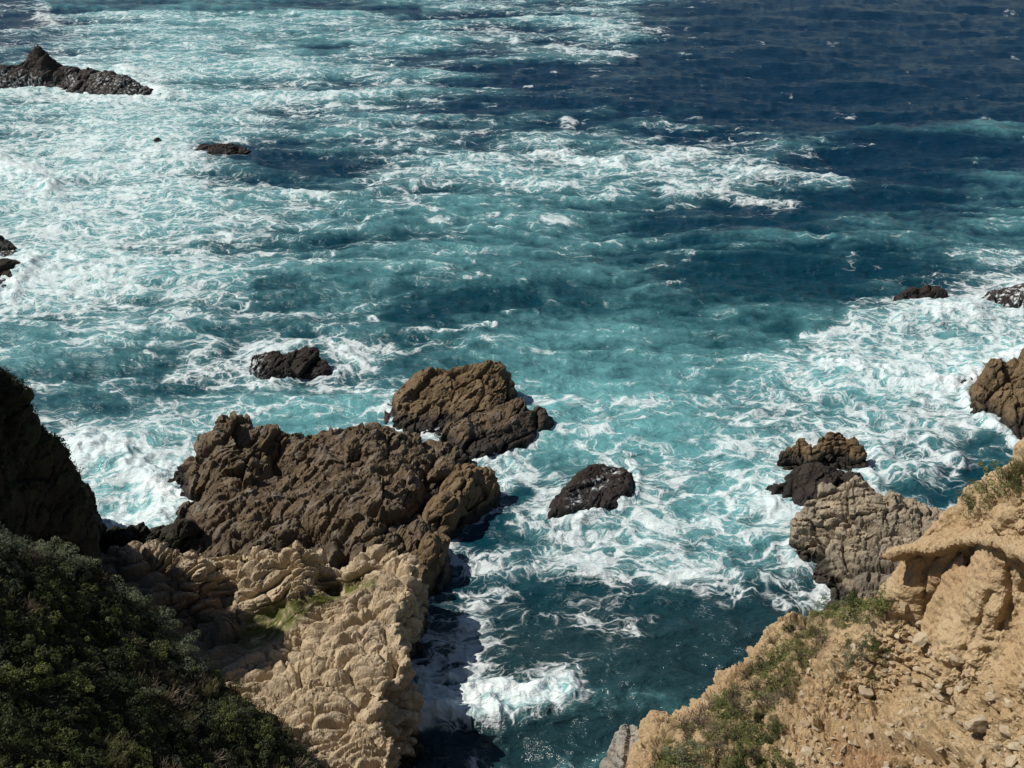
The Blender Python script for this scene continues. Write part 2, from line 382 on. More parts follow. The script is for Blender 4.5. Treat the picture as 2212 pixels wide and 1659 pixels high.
# (polyline, width, foam added, height of the wave in metres)
STROKES = [
 ([(870, 1545), (980, 1535), (1060, 1535), (1150, 1525), (1235, 1500)], 40, 1.35, 0.45),
 ([(1000, 1555), (1080, 1560), (1180, 1545)], 24, 0.9, 0.1),
 ([(970, 1470), (1060, 1475), (1110, 1485)], 14, 0.5, 0.1),
 ([(1005, 1340), (1030, 1300), (1010, 1400), (1000, 1450)], 22, 0.5, 0),
 ([(1060, 1230), (1080, 1290), (1120, 1310)], 20, 0.3, 0),
 ([(1365, 1510), (1440, 1515)], 9, 0.5, 0.1),
 ([(880, 1540), (960, 1560)], 40, 0.6, 0.3),
 ([(1160, 325), (1215, 325), (1280, 345), (1340, 350)], 10, 0.7, 0.4),
 ([(1440, 410), (1560, 400), (1650, 372), (1760, 378), (1830, 395)], 14, 0.6, 0.6),
 ([(1560, 420), (1650, 430), (1720, 440)], 12, 0.5, 0.1),
 ([(1390, 355), (1540, 330)], 8, 0.4, 0.2), ([(1190, 100), (1290, 110), (1370, 118)], 9, 0.5, 0.3),
 ([(1060, 65), (1150, 70)], 7, 0.4, 0.2), ([(1290, 55), (1380, 70), (1440, 60)], 7, 0.35, 0.4),
 ([(870, 716), (930, 718), (1000, 712), (1070, 700)], 7, 0.5, 0.3),
 ([(560, 385), (640, 415), (700, 422), (760, 410)], 8, 0.55, 0.3), ([(800, 400), (850, 375), (960, 355)], 12, 0.4, 0.2),
 ([(0, 345), (60, 370), (110, 390)], 22, 0.6, 0.8), ([(85, 30), (120, 45)], 14, 0.7, 0.8),
 ([(270, 150), (330, 180), (360, 200)], 14, 0.6, 0.5), ([(0, 200), (120, 210), (300, 210)], 8, 0.5, 0.1),
 ([(1800, 240), (1850, 247)], 5, 0.5, 0.2), ([(1220, 262), (1240, 268)], 7, 0.5, 0.3), ([(1130, 590), (1200, 640), (1100, 655)], 8, 0.15, 0),
 ([(1360, 640), (1500, 590)], 8, 0.25, 0.2), ([(1330, 600), (1420, 570), (1500, 550)], 7, 0.3, 0.2),
 ([(1040, 975), (1100, 985), (1150, 1020), (1100, 1030)], 18, 0.6, 0.2), ([(1090, 1110), (1200, 1150), (1300, 1150)], 20, 0.2, 0),
 ([(1180, 1190), (1330, 1230), (1480, 1240), (1620, 1260)], 20, 0.3, 0), ([(1350, 1020), (1420, 1080), (1400, 1150)], 25, 0.2, 0),
 ([(1780, 780), (1900, 800), (2050, 830), (2100, 800), (2212, 760)], 18, 0.4, 0.4), ([(1950, 690), (2100, 660), (2212, 590)], 25, 0.4, 0.3),
 ([(1930, 650), (2000, 648), (2050, 640)], 8, 0.4, 0.1), ([(2080, 840), (2095, 880), (2150, 920), (2200, 950)], 10, 0.5, 0.2),
 ([(1560, 1010), (1640, 1060), (1700, 1090)], 15, 0.2, 0), ([(1890, 960), (1930, 1000), (2010, 1010)], 22, 0.3, 0.6), ([(2010, 950), (2080, 990)], 20, 0.2, 0.6),
 ([(540, 805), (620, 808), (720, 800), (790, 780), (740, 750)], 12, 0.4, 0.2), ([(370, 800), (470, 790), (520, 760), (650, 740)], 12, 0.3, 0.2),
 ([(180, 960), (260, 970), (340, 1040), (380, 1080), (340, 1120)], 34, 0.5, 0.4), ([(1180, 1115), (1250, 1120), (1380, 1060), (1370, 990), (1290, 975)], 10, 0.4, 0.1),
 ([(880, 920), (930, 940), (1000, 965)], 9, 0.4, 0.1), ([(1240, 1060), (1300, 1040), (1330, 1010)], 7, 0.8, 0),
 ([(1700, 1230), (1740, 1290), (1680, 1300)], 18, 0.3, 0), ([(1690, 1050), (1660, 1120)], 12, 0.3, 0), ([(1860, 1000), (1900, 1030)], 10, 0.4, 0.2),
 ([(1560, 1440), (1620, 1400)], 8, 0.3, 0.1), ([(40, 600), (80, 560), (20, 640)], 14, 0.4, 0.3), ([(300, 335), (400, 335), (440, 330)], 16, 0.3, 0.3),
]
_r = random.Random(4)                                 # small crests breaking on the open water
for _ in range(70):
    _u, _v = _r.uniform(760, 2230), _r.uniform(15, 720)
    if _v > 430 and _u > 1500 or _r.random() < .1: continue
    _l = _r.uniform(6, 34); STROKES.append(([(_u, _v), (_u + _l * .5, _v - _r.uniform(-3, 4)), (_u + _l, _v + _r.uniform(-3, 5))], _r.uniform(2.5, 4.5), _r.uniform(.35, .75), _r.uniform(.1, .3)))
DARKS = [  # calmer, darker water
 ([(430, 320), (520, 330), (640, 345), (740, 360)], 16, 0.5), ([(560, 610), (680, 600), (780, 600)], 22, 0.3), ([(660, 100), (750, 100)], 12, 0.4),
 ([(870, 690), (1000, 660), (1200, 620), (1500, 660)], 32, 0.35), ([(200, 860), (260, 870)], 20, 0.2), ([(1130, 1060), (1040, 1150)], 28, 0.5),
 ([(940, 1480), (1000, 1495)], 6, 0.3), ([(880, 1610), (1200, 1600), (1400, 1580)], 38, 0.6), ([(1400, 1320), (1600, 1340), (1700, 1340)], 30, 0.35),
 ([(1600, 680), (1700, 700)], 20, 0.3), ([(1600, 1440), (1400, 1420)], 40, 0.25), ([(300, 12), (120, 8), (600, 12), (900, 20)], 12, 0.6),
 ([(1600, 990), (1640, 985)], 14, 0.35), ([(1950, 1060), (2050, 1060), (2130, 1020)], 25, 0.2),
]
def wave_h(x, y):
    P = v3(x, y)
    Wx = 2.5 * perlin(P * [0.05, 0.05, 1], 3); Q = P + v3(Wx, 2.0 * perlin(P * [0.06, 0.06, 1] + 9, 4))
    amp = 0.55 + 0.45 * sstep(55, 160, y)
    q = perlin(Q * [0.028, 0.075, 1], 1); h = 1.15 * amp * (q + 0.35 * q * np.abs(q))
    h += 0.55 * amp * perlin(Q * [0.075, 0.2, 1], 2) + 0.3 * amp * (0.5 - np.abs(2.2 * perlin(Q * [0.13, 0.3, 1], 12)))
    h += 0.22 * (1 - np.abs(2.2 * perlin(Q * [0.24, 0.44, 1], 6)) - 0.5)
    h += 0.11 * (1 - np.abs(2.2 * perlin(Q * [0.6, 0.95, 1], 7)) - 0.5)
    h += 0.04 * (1 - np.abs(2.2 * perlin(Q * [1.5, 2.1, 1], 8)) - 0.5)
    return h - 0.15
def make_water():
    th = np.radians(np.r_[np.linspace(-80, -31, 70)[:-1], np.linspace(-31, 31, 820), np.linspace(31, 80, 70)[1:]])
    el = np.radians(np.r_[np.linspace(62, 47, 90)[:-1], np.linspace(47, 6, 560)[:-1], np.linspace(6, 0.35, 70)])
    r = CAM_H / np.tan(el); R, T = np.meshgrid(r, th, indexing='ij'); x, y = (R * np.sin(T)).ravel(), (R * np.cos(T)).ravel()
    P = v3(x, y); u, v = proj(P)
    uu = u + 60 * fbm(P * [0.06, 0.06, 1], 3, 40) * (60 / np.maximum(y, 20)) ** 0.3; vv = v + 40 * fbm(P * [0.05, 0.05, 1], 3, 50) * np.clip(90 / np.maximum(y, 20), 0, 1)
    fo = bilerp(FO, uu, vv); ae = bilerp(AE, uu, vv)
    far = 1 - sstep(-60, 15, vv); fo *= 1 - far; ae *= 1 - 0.8 * far
    fo = np.where(vv > 1700, fo * 0.3, fo)
    h = wave_h(x, y); pre = h.copy(); add = np.zeros_like(x)
    us, vs = u + 10 * fbm(P * [0.35, 0.35, 1], 3, 60), v + 7 * fbm(P * [0.35, 0.35, 1], 3, 70)
    for pts, wd, df, dh in STROKES:
        s_ = stroke(us, vs, pts, wd); add = np.maximum(add, s_ * df)
        if dh: h += dh * stroke(us, vs - wd * 0.3, pts, wd * 0.8)
    dk = np.zeros_like(x)
    for pts, wd, d in DARKS: dk = np.maximum(dk, stroke(us, vs, pts, wd) * d)
    col = np.zeros_like(x)
    for O in COLLAR:
        m = (np.abs(x - O[:, 0].mean()) < 40) & (np.abs(y - O[:, 1].mean()) < 40)
        for a in range(len(O)):
            b = (a + 1) % len(O)
            if max(O[a, 2], O[b, 2]) < 0.7: col[m] = np.maximum(col[m], np.exp(-np.maximum(seg_dist(x[m], y[m], O[[a, b], :2]) - 0.3, 0) / (0.7 + 0.005 * y[m])))
    fo = fo + 0.5 * col * (0.7 + 0.8 * fbm(P * [0.3, 0.3, 1], 2, 85)) + add + 0.10 * fbm(P * [0.12, 0.2, 1], 3, 80) + 0.2 * np.clip(pre, -1, 1) * (fo > 0.08); fo = np.clip(fo - dk, 0, 1.3)
    ae = np.clip(ae + 0.35 * add + 0.12 * fbm(P * [0.06, 0.1, 1], 3, 90) + 0.34 * np.clip(pre, -1, 1) * sstep(0.0, 0.25, ae) - 0.6 * dk, 0, 1)
    # churned foam stands up from the surface
    h += np.clip(fo - 0.45, 0, 1) * 0.22 * fbm(P * [1.1, 1.1, 1], 3, 95)
    br = sstep(0.9, 1.2, fo); h += br * 0.16 * ridged(P * [0.9, 0.9, 1], 3, 97)
    # body colour of the water: navy offshore, teal over the shelf, slate green in the cove
    navy = np.array([0.001, 0.023, 0.052]); teal = np.array([0.003, 0.040, 0.058]); slate = np.array([0.012, 0.037, 0.044])
    t1 = sstep(150, 700, vv + 0.10 * (uu < 900) * (900 - uu) - 0.12 * np.clip(uu - 1100, 0, 1200)); t2 = sstep(1150, 1400, vv)
    c = navy + (teal - navy) * t1[:, None]; c = c + (slate - c) * t2[:, None]
    n = len(th); i = np.arange(len(x)).reshape(R.shape)
    Fc = np.stack([i[:-1, :-1], i[1:, :-1], i[1:, 1:], i[:-1, 1:]], -1).reshape(-1, 4)[:, ::-1]
    me = mesh_np('water', v3(x, y, h), Fc)
    attr(me, 'foam', fo); cattr(me, 'tint', np.clip(c, 0, 1)); attr(me, 'aer', ae)
    if me.polygons[1000].normal.z < 0: me.flip_normals()
    t = NT('sea_water'); pos = t.n('NewGeometry').outputs['Position']
    flat = t.vmath('MULTIPLY', pos, (1, 1, 0))
    def wob(vec, sc, det, amp): return t.vmath('SCALE', t.vmath('SUBTRACT', t.noise(vec, sc, det, 0.5, True), (0.5, 0.5, 0.5)), scale=amp)
    W0 = t.vmath('ADD', t.vmath('ADD', flat, wob(flat, 0.13, 3, 7.0)), wob(flat, 0.5, 2, 2.0))
    W1 = t.vmath('ADD', W0, wob(W0, 1.6, 2, 0.8))
    S = t.vmath('MULTIPLY', W1, (0.8, 1.35, 0))
    def ridge(vec, sc, det, k, rough=0.5):
        nn = t.noise(vec, sc, det, rough)
        return t.math('SUBTRACT', 1.0, t.math('MULTIPLY', t.math('ABSOLUTE', t.math('SUBTRACT', nn, 0.5)), k), clamp=True)
    F_ = t.attr('foam'); big = t.noise(t.vmath('MULTIPLY', W0, (0.10, 0.26, 0)), 1.0, 5, 0.6); mid = t.noise(S, 0.45, 4, 0.55)
    fm = t.math('ADD', t.math('MULTIPLY_ADD', F_, 0.66, 0.02), t.math('ADD', t.math('MULTIPLY', t.math('SUBTRACT', big, 0.5), 1.0), t.math('MULTIPLY', t.math('SUBTRACT', mid, 0.5), 0.7)))
    def net(sc, off, w0, w1, g0):
        e = t.vor(t.vmath('ADD', S, off), sc, 'DISTANCE_TO_EDGE')
        w = t.math('MAXIMUM', t.math('MULTIPLY', t.math('SUBTRACT', fm, g0), w1), 0.0)
        w = t.math('ADD', w, w0)
        return t.math('MULTIPLY', t.math('SUBTRACT', 1.0, t.math('DIVIDE', e, w), clamp=True), t.sstep(fm, g0 - 0.1, g0 + 0.25))
    nA = net(0.34, (0, 0, 0), 0.05, 0.20, 0.22); nB = net(0.85, (13, 5, 0), 0.05, 0.26, 0.22); nC = net(2.1, (3, 31, 0), 0.06, 0.32, 0.30)
    fil = t.math('MULTIPLY', ridge(S, 0.7, 3, 9.0), t.sstep(fm, 0.2, 0.75))
    soft = t.sstep(t.math('ADD', fm, t.math('MULTIPLY', t.math('SUBTRACT', t.noise(S, 1.3, 4, 0.6), 0.5), 0.5)), 0.85, 1.25)
    fine = t.noise(S, 3.5, 4, 0.6)
    tot = t.math('ADD', t.math('ADD', t.math('MULTIPLY', nA, 1.1), t.math('MULTIPLY', nB, 0.9)), t.math('ADD', t.math('MULTIPLY', nC, 0.6), t.math('MULTIPLY', fil, 0.55)))
    tot = t.math('MULTIPLY', tot, t.math('MULTIPLY_ADD', fine, 0.9, 0.5))
    foam = t.math('ADD', t.math('MULTIPLY', t.sstep(tot, 0.12, 1.45), 0.76), t.math('MULTIPLY', soft, 0.9), clamp=True)
    aer = t.math('MULTIPLY_ADD', t.sstep(t.attr('aer'), 0.0, 0.35), t.math('ADD', t.math('MULTIPLY', t.math('SUBTRACT', big, 0.5), 0.55), t.math('MULTIPLY', t.math('SUBTRACT', mid, 0.5), 0.5)), t.attr('aer'))
    body = t.mix(t.math('MULTIPLY', t.sstep(aer, 0.12, 1.0), 0.97), t.attr('tint', 0), (0.145, 0.385, 0.405))
    film = t.math('MULTIPLY', t.sstep(t.math('ADD', fm, t.math('MULTIPLY', t.math('SUBTRACT', fine, 0.5), 0.3)), 0.55, 1.15), 0.45)
    body = t.mix(film, body, (0.36, 0.57, 0.59))
    fc = t.mix(t.sstep(fine, 0.3, 0.7), (0.70, 0.78, 0.79), (0.86, 0.88, 0.88))
    t.put(t.p.inputs['Base Color'], t.mix(t.math('MULTIPLY', foam, 0.93), body, fc))
    t.put(t.p.inputs['Roughness'], t.math('MULTIPLY_ADD', foam, 0.6, 0.17))
    t.p.inputs['IOR'].default_value = 1.33
    wv = t.vmath('MULTIPLY', t.vmath('ADD', flat, wob(flat, 0.3, 2, 2.0)), (0.45, 1.0, 0))
    b = t.bump(t.noise(wv, 0.55, 6, 0.6), 0.9, 0.85); b = t.bump(t.noise(wv, 2.6, 4, 0.6), 0.7, 0.2, b)
    b = t.bump(t.math('ADD', foam, t.math('MULTIPLY', t.noise(S, 1.6, 4, 0.6), soft)), 0.5, 0.14, b)
    t.put(t.p.inputs['Normal'], b)
    tag(add_obj('water', me, t.m), kind='structure')
# ------------------------------------------------------------------ rocks
COLLAR = []
def rock(name, label, mat, outline, pts, style='crag', a=1.0, sc=1.0, vox=0.12, skirt=1.2, c=0.6, cat='rock', group=None, kind=None,
         seed=0, zb=-2.0, masks=(), pushes=(), zoff=0.0, foot=False, crest=None, back=(-.3, 3.0, -1.5), calm=None):
    """outline: (u, v, z) round the foot or rim; pts: (u, v, z) inside, or (u, v, v of the spot on the sea it stands over) with foot"""
    if foot: pts = [(u, v, CAM_H + pt(u, vb)[1] * (pt(u, v, 0)[2] - CAM_H) / pt(u, v, 0)[1]) for u, v, vb in pts]
    O = np.array([pt(q[0], q[1], q[2] + (0.3 if q[2] < 0.5 else 0), *q[3:]) for q in outline]); I = np.array([pt(*q) for q in pts]) if pts else np.zeros((0, 3))
    if crest:
        C = np.array([pt(*q) for q in crest]); I = np.r_[I, C]; O = np.r_[O, (C + np.array(back))]
    COLLAR.append(O) if O[:, 2].min() < 0.7 else None
    A = np.r_[O, I]; f = RBF(A, c); poly = O[:, :2]
    def fn(x, y):
        j = 0.3 * skirt * perlin(v3(x, y) * [1 / 2.5, 1 / 2.5, 1], seed + 5)
        sd = seg_dist(x, y, poly, True); sd = np.where(inside(x, y, poly), sd, -sd) + j
        return -1.6 + (f(x, y) + 1.6 + zoff) * sstep(-skirt, 0.1, sd)
    x0, y0 = O[:, :2].min(0) - skirt - 0.4; x1, y1 = O[:, :2].max(0) + skirt + 0.4
    V, Fc = grid_block(fn, x0, x1, y0, y1, max(vox * 2, 0.15), zb)
    me = voxel(V, Fc, vox)
    V = co(me); me = trim(me, V[:, 2] > -0.9); V = co(me)
    N = vn(me) * 0.8 + [0, 0, 0.3]; dd = STY[style](V, seed, a, sc)
    if calm: dd = dd * (1 - 0.88 * poly_mask(*proj(V), calm, 10))
    V = V + N * dd[:, None]
    u, v = proj(V)
    if pushes:
        set_co(me, V); N = vn(me); d = np.zeros(len(V))
        for fnp in pushes: d += fnp(u, v, V)
        V = V + N * d[:, None]
    set_co(me, V); u, v = proj(V)
    m = dict(weed=np.zeros(len(V)), wet=np.zeros(len(V)), splash=np.zeros(len(V)))
    for k, fnm in masks: m[k] = np.clip(m[k] + fnm(u, v, V), 0, 1)
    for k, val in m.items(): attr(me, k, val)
    me.polygons.foreach_set('use_smooth', np.zeros(len(me.polygons), bool)); me.update()
    me.name = name; o = add_obj(name, me, mat); tag(o, label, cat if kind is None else None, group, kind)
    return o

rock('rock_reef', 'broad brown craggy reef, peaked at its left end, joined to the pale headland', M_BROWN,
 [(372,1012,0),(388,1050,0),(415,1078,0),(386,1110,0),(402,1140,.3),(430,1190,.6),(560,1225,1.5),(700,1225,1.5),(820,1225,1.5),(905,1200,1.2),(925,1150,.6),(905,1115,.4),(935,1070,.4),(975,1010,.3),(1000,985,.1),(960,968,0),(875,966,0),(780,985,0),(700,985,0),(600,985,0),(500,990,0),(430,995,0)],
 [(400,1000,1.0),(430,962,2.2),(455,938,3.2),(485,910,4.2),(515,901,4.7),(545,920,4.0),(600,927,3.6),(625,938,3.0),(650,946,3.0),(700,933,3.3),(760,932,3.2),(790,930,2.9),(815,918,3.4),(860,944,2.2),
  (520,960,3.2),(590,965,2.6),(450,1000,2.4),(500,1030,2.3),(570,1030,1.6),(640,1035,1.5),(700,1040,1.8),(740,962,3.9),(800,975,3.4),(735,1000,2.5),(850,970,2.2),(900,975,2.0),(950,988,1.2),
  (880,1030,2.7),(830,1050,3.2),(780,1010,2.6),(420,1098,1.5),(470,1085,2.4),(540,1075,2.5),(620,1075,2.7),(700,1075,3.1),(780,1085,3.3),(850,1100,2.6),(895,1085,1.6),(450,1150,1.6),(550,1150,2.2),(640,1165,1.9),(720,1165,1.9),(800,1150,3.0),(870,1150,2.2)],
 a=1.0, vox=0.11, seed=10, cat='reef', masks=[('wet', lambda u, v, V: 0.45 * poly_mask(u, v, [(420,1150),(560,1165),(800,1170),(790,1195),(600,1200),(430,1180)], 15))])
rock('boulder', 'elongated brown boulder at the right end of the brown reef', M_TAWNY,
 [(1076,1050,0),(1068,1085,0),(1020,1120,0),(965,1155,0),(925,1160,0),(912,1130,.5),(940,1080,.5),(965,1040,.3),(1000,1035,0),(1045,1038,0)],
 [(985,1008,2.1),(1030,1001,2.5),(1058,1018,2.0),(1005,1040,2.7),(960,1075,2.6),(935,1105,1.8),(1030,1060,1.8),(985,1110,1.3)], a=0.55, vox=0.09, skirt=0.5, seed=23, c=.4)
rock('boulder', 'brown slab between the boulder and the pale headland, dropping to the water', M_TAWNY,
 [(925,1150,1.2),(950,1150,1.2),(966,1165,1.0),(962,1210,.9),(940,1250,.8),(905,1275,.8),(895,1240,1.5),(905,1190,1.8)],
 [(935,1160,2.4),(950,1185,2.0),(925,1215,2.1),(912,1245,1.8)], a=0.5, vox=0.09, skirt=0.5, seed=31)
rock('sea_rock', 'large rounded brown rock standing in the water behind the reef', M_TAWNY,
 [(836,884,0),(852,908,0),(882,928,0),(935,930,0),(965,915,0),(1060,903,0),(1108,880,0),(1114,858,0),(1100,838,0),(1000,835,0),(900,838,0),(850,855,0)],
 [(850,860,884),(870,830,870),(905,805,862),(950,798,858),(985,796,856),(1020,787,854),(1050,782,854),(1085,790,856),(1103,830,862),(1000,825,875),(940,840,885),(880,860,895),(900,895,912),(950,890,908),(1040,850,885),(1080,865,885),(975,850,888)], foot=True,
 a=0.75, vox=0.12, skirt=0.6, seed=44)
rock('sea_rock', 'low brown rock with a dark right end, beside the large rounded rock', M_BROWN,
 [(955,938,0),(975,915,0),(1040,900,0),(1100,885,0),(1140,893,0),(1188,900,0),(1172,920,0),(1130,940,0),(1080,960,0),(1030,975,0),(975,968,0)],
 [(975,918,945),(1030,905,935),(1080,885,915),(1105,872,905),(1132,856,900),(1165,870,905),(1180,888,905),(1010,930,955),(1060,918,942),(1110,895,922),(1140,905,925)], foot=True, a=0.7, vox=0.11, skirt=0.6, seed=52,
 masks=[('wet', lambda u, v, V: 0.75 * sstep(1095, 1135, u))])
rock('sea_rock', 'flat-topped dark wet rock alone in foam left of centre', M_WET,
 [(537,795,0),(560,804,0),(640,806,0),(700,803,0),(715,795,0),(700,778,0),(620,775,0),(550,778,0)],
 [(545,760,789),(600,758,788),(640,754,788),(680,751,788),(700,766,790),(620,775,795),(680,772,794),(560,775,794)], foot=True, a=0.6, vox=0.11, skirt=0.5, seed=61,
 masks=[('splash', lambda u, v, V: 0.8 * sstep(600, 540, u))])
rock('sea_rock', 'jagged dark wet rock split by a foamy cleft, in open water right of the reef', M_WET,
 [(1188,1110,0),(1192,1080,0),(1226,1050,0),(1268,1018,0),(1330,1012,0),(1364,1026,0),(1362,1056,0),(1332,1084,0),(1292,1092,0),(1250,1094,0),(1210,1114,0)],
 [(1202,1080,1096),(1238,1040,1058),(1272,1006,1032),(1305,994,1022),(1255,1045,1062),(1220,1078,1092),(1345,1006,1030),(1348,1028,1048),(1318,1050,1070),(1285,1072,1084),(1325,1020,1029),(1290,1042,1048),(1258,1068,1074),(1235,1090,1095)], foot=True,
 a=0.5, vox=0.09, skirt=0.4, seed=72, sc=.8, c=.3, masks=[('splash', lambda u, v, V: 0.95 * stroke(u, v, [(1240, 1085), (1280, 1050), (1322, 1022)], 14))])
rock('sea_rock', 'small low dark rock in white foam near the right side', M_WET,
 [(1928,638,0),(1960,645,0),(2000,640,0),(2048,630,0),(2030,624,0),(1980,624,0),(1945,628,0)],
 [(1960,620,633),(1988,615,633),(2020,618,631),(1990,630,637)], foot=True, a=0.5, vox=0.16, skirt=0.5, seed=91)
rock('sea_rock', 'big tawny brown rock cut off by the right edge of the photo', M_TAWNY,
 [(2097,850,0),(2102,885,0),(2140,892,0),(2172,905,0),(2212,940,0),(2280,965,0),(2360,900,0),(2360,830,0),(2220,820,0),(2130,830,0)],
 [(2106,822,860),(2128,790,855),(2160,785,850),(2183,793,850),(2196,768,848),(2212,750,848),(2260,730,850),(2130,850,880),(2200,835,880),(2260,840,890),(2180,882,900),(2230,905,930)], foot=True, a=0.75, vox=0.12, skirt=0.6, seed=101)
rock('sea_rock', 'small washed rock in the surf left of the big tawny rock', M_WET,
 [(2070,825,0),(2080,832,0),(2100,828,0),(2104,818,0),(2085,815,0)], [(2085,808,823),(2096,810,823)], foot=True, a=0.35, vox=0.1, skirt=0.4, seed=107,
 masks=[('splash', lambda u, v, V: 0.5 + 0 * u)])
rock('sea_rock', 'purplish rock under a sheet of white water at the right edge', M_WET,
 [(2130,640,0),(2170,655,0),(2240,660,0),(2280,640,0),(2240,622,0),(2170,624,0)], [(2170,622,640),(2200,615,640),(2240,612,640)], foot=True, a=0.4, vox=0.14, skirt=0.8, seed=111,
 masks=[('splash', lambda u, v, V: 0.85 + 0 * u)])
rock('sea_rock', 'blocky brown rock behind the dark shelf, right of the middle', M_TAWNY,
 [(1680,990,0),(1740,1002,0),(1800,995,0),(1845,1003,0),(1888,1008,0),(1872,988,0),(1830,972,0),(1740,972,0),(1700,975,0)],
 [(1700,962,985),(1735,931,982),(1775,926,980),(1828,926,982),(1850,955,990),(1876,986,998),(1770,955,988),(1720,975,992),(1820,975,992)], foot=True, style='block', a=0.7, vox=0.11, skirt=0.5, seed=121)
rock('sea_rock', 'dark wet shelf of rock between the blocky brown rock and the weathered outcrop', M_WET,
 [(1650,1055,0),(1690,1070,0),(1740,1080,.3),(1800,1075,.5),(1852,1055,.3),(1860,1035,0),(1800,1012,0),(1730,1015,0),(1690,1032,0)],
 [(1670,1045,1058),(1705,1022,1045),(1755,1002,1040),(1800,1015,1045),(1840,1025,1045),(1740,1045,1062),(1800,1045,1060)], foot=True, a=0.6, vox=0.11, skirt=0.5, seed=131)
rock('rock_outcrop', 'weathered grey and buff blocky outcrop below the right hand bluff', M_GREY,
 [(1702,1174,0),(1735,1197,0),(1765,1195,0),(1748,1230,0),(1800,1255,0),(1798,1292,.3),(1860,1335,1),(2000,1345,2),(2150,1260,3),(2160,1170,3),(2080,1150,2),(1990,1150,0),(1860,1145,0),(1735,1150,0)],
 [(1735,1076,1165),(1765,1066,1162),(1800,1060,1160),(1848,1044,1160),(1870,1058,1165),(1930,1058,1170),(1970,1084,1190),(2025,1098,1200),(2065,1126,1220),(1716,1120,1172),(1780,1100,1185),(1850,1100,1200),(1930,1110,1215),(2000,1140,1240),(1728,1170,1188),(1800,1165,1215),(1870,1185,1240),(1950,1200,1270),(1785,1225,1242),(1850,1240,1270),(1920,1260,1300),(1830,1282,1300)], foot=True,
 style='block', a=0.85, vox=0.1, skirt=0.5, seed=141, cat='outcrop', sc=1.0,
 masks=[('wet', lambda u, v, V: 0.4 * sstep(1180, 1230, v))])
rock('rock_stack', 'dark rock stack with a pointed tooth and trickling white water, far upper left', M_WET,
 [(-140,195,0),(-60,205,0),(0,195,0),(60,188,0),(140,195,0),(230,205,0),(300,202,0),(355,205,0),(340,197,0),(250,180,0),(120,172,0),(0,172,0),(-140,172,0)],
 [(-80,150,185),(0,141,186),(30,143,186),(50,146,188),(60,125,186),(72,106,186),(80,96,185),(88,104,186),(98,122,187),(110,148,188),(125,158,190),(150,147,186),(190,149,188),(230,151,190),(262,160,194),(290,175,197),(320,190,200),(60,170,190),(200,175,197),(130,180,192),(260,185,202)], foot=True,
 a=0.5, sc=1.4, vox=0.22, skirt=0.9, seed=151, c=.25, masks=[('splash', lambda u, v, V: 0.75 * sstep(4.5, 1.5, V[:, 2]) * (0.12 + 0.88 * np.clip(stroke(u, v, [(0, 150), (60, 180)], 40) + stroke(u, v, [(150, 150), (155, 180)], 9) + stroke(u, v, [(220, 170), (290, 185)], 22), 0, 1)))])
rock('sea_rock', 'dark wet rock at the left edge, lowest of the rocks cut off there', M_WET,
 [(-60,615,0),(0,622,0),(25,608,0),(62,598,0),(82,588,0),(50,578,0),(-60,576,0)], [(-40,560,590),(0,562,592),(30,565,590),(62,569,586),(10,588,606)], foot=True, a=0.5, vox=0.16, skirt=0.6, seed=161,
 masks=[('splash', lambda u, v, V: 0.5 * sstep(590, 605, v))])
rock('sea_rock', 'slim dark rock at the left edge under a film of foam, middle of three', M_WET,
 [(-40,548,0),(20,552,0),(55,548,0),(30,541,0),(-40,541,0)], [(0,536,546),(30,539,547)], foot=True, a=0.4, vox=0.16, skirt=0.5, seed=166, masks=[('splash', lambda u, v, V: 0.6 + 0 * u)])
rock('sea_rock', 'dark rock tip at the left edge, topmost of three', M_WET,
 [(-60,532,0),(0,532,0),(36,530,0),(24,520,0),(-60,518,0)], [(-30,506,525),(0,508,525),(18,514,525)], foot=True, a=0.4, vox=0.16, skirt=0.5, seed=171)
rock('sea_rock', 'tiny dark rock knob breaking the surface, upper left water', M_WET,
 [(330,300,0),(340,302,0),(352,300,0),(345,297,0)], [(342,292,299)], foot=True, a=0.4, vox=0.18, skirt=0.5, seed=176)
rock('sea_rock', 'reddish brown submerged rock showing in a dark trough, upper left water', M_WET,
 [(410,328,0),(440,334,0),(480,328,0),(540,322,0),(520,312,0),(440,312,0)], [(440,312,322),(470,311,322),(510,314,320)], foot=True, a=0.4, vox=0.2, skirt=1.0, seed=181)

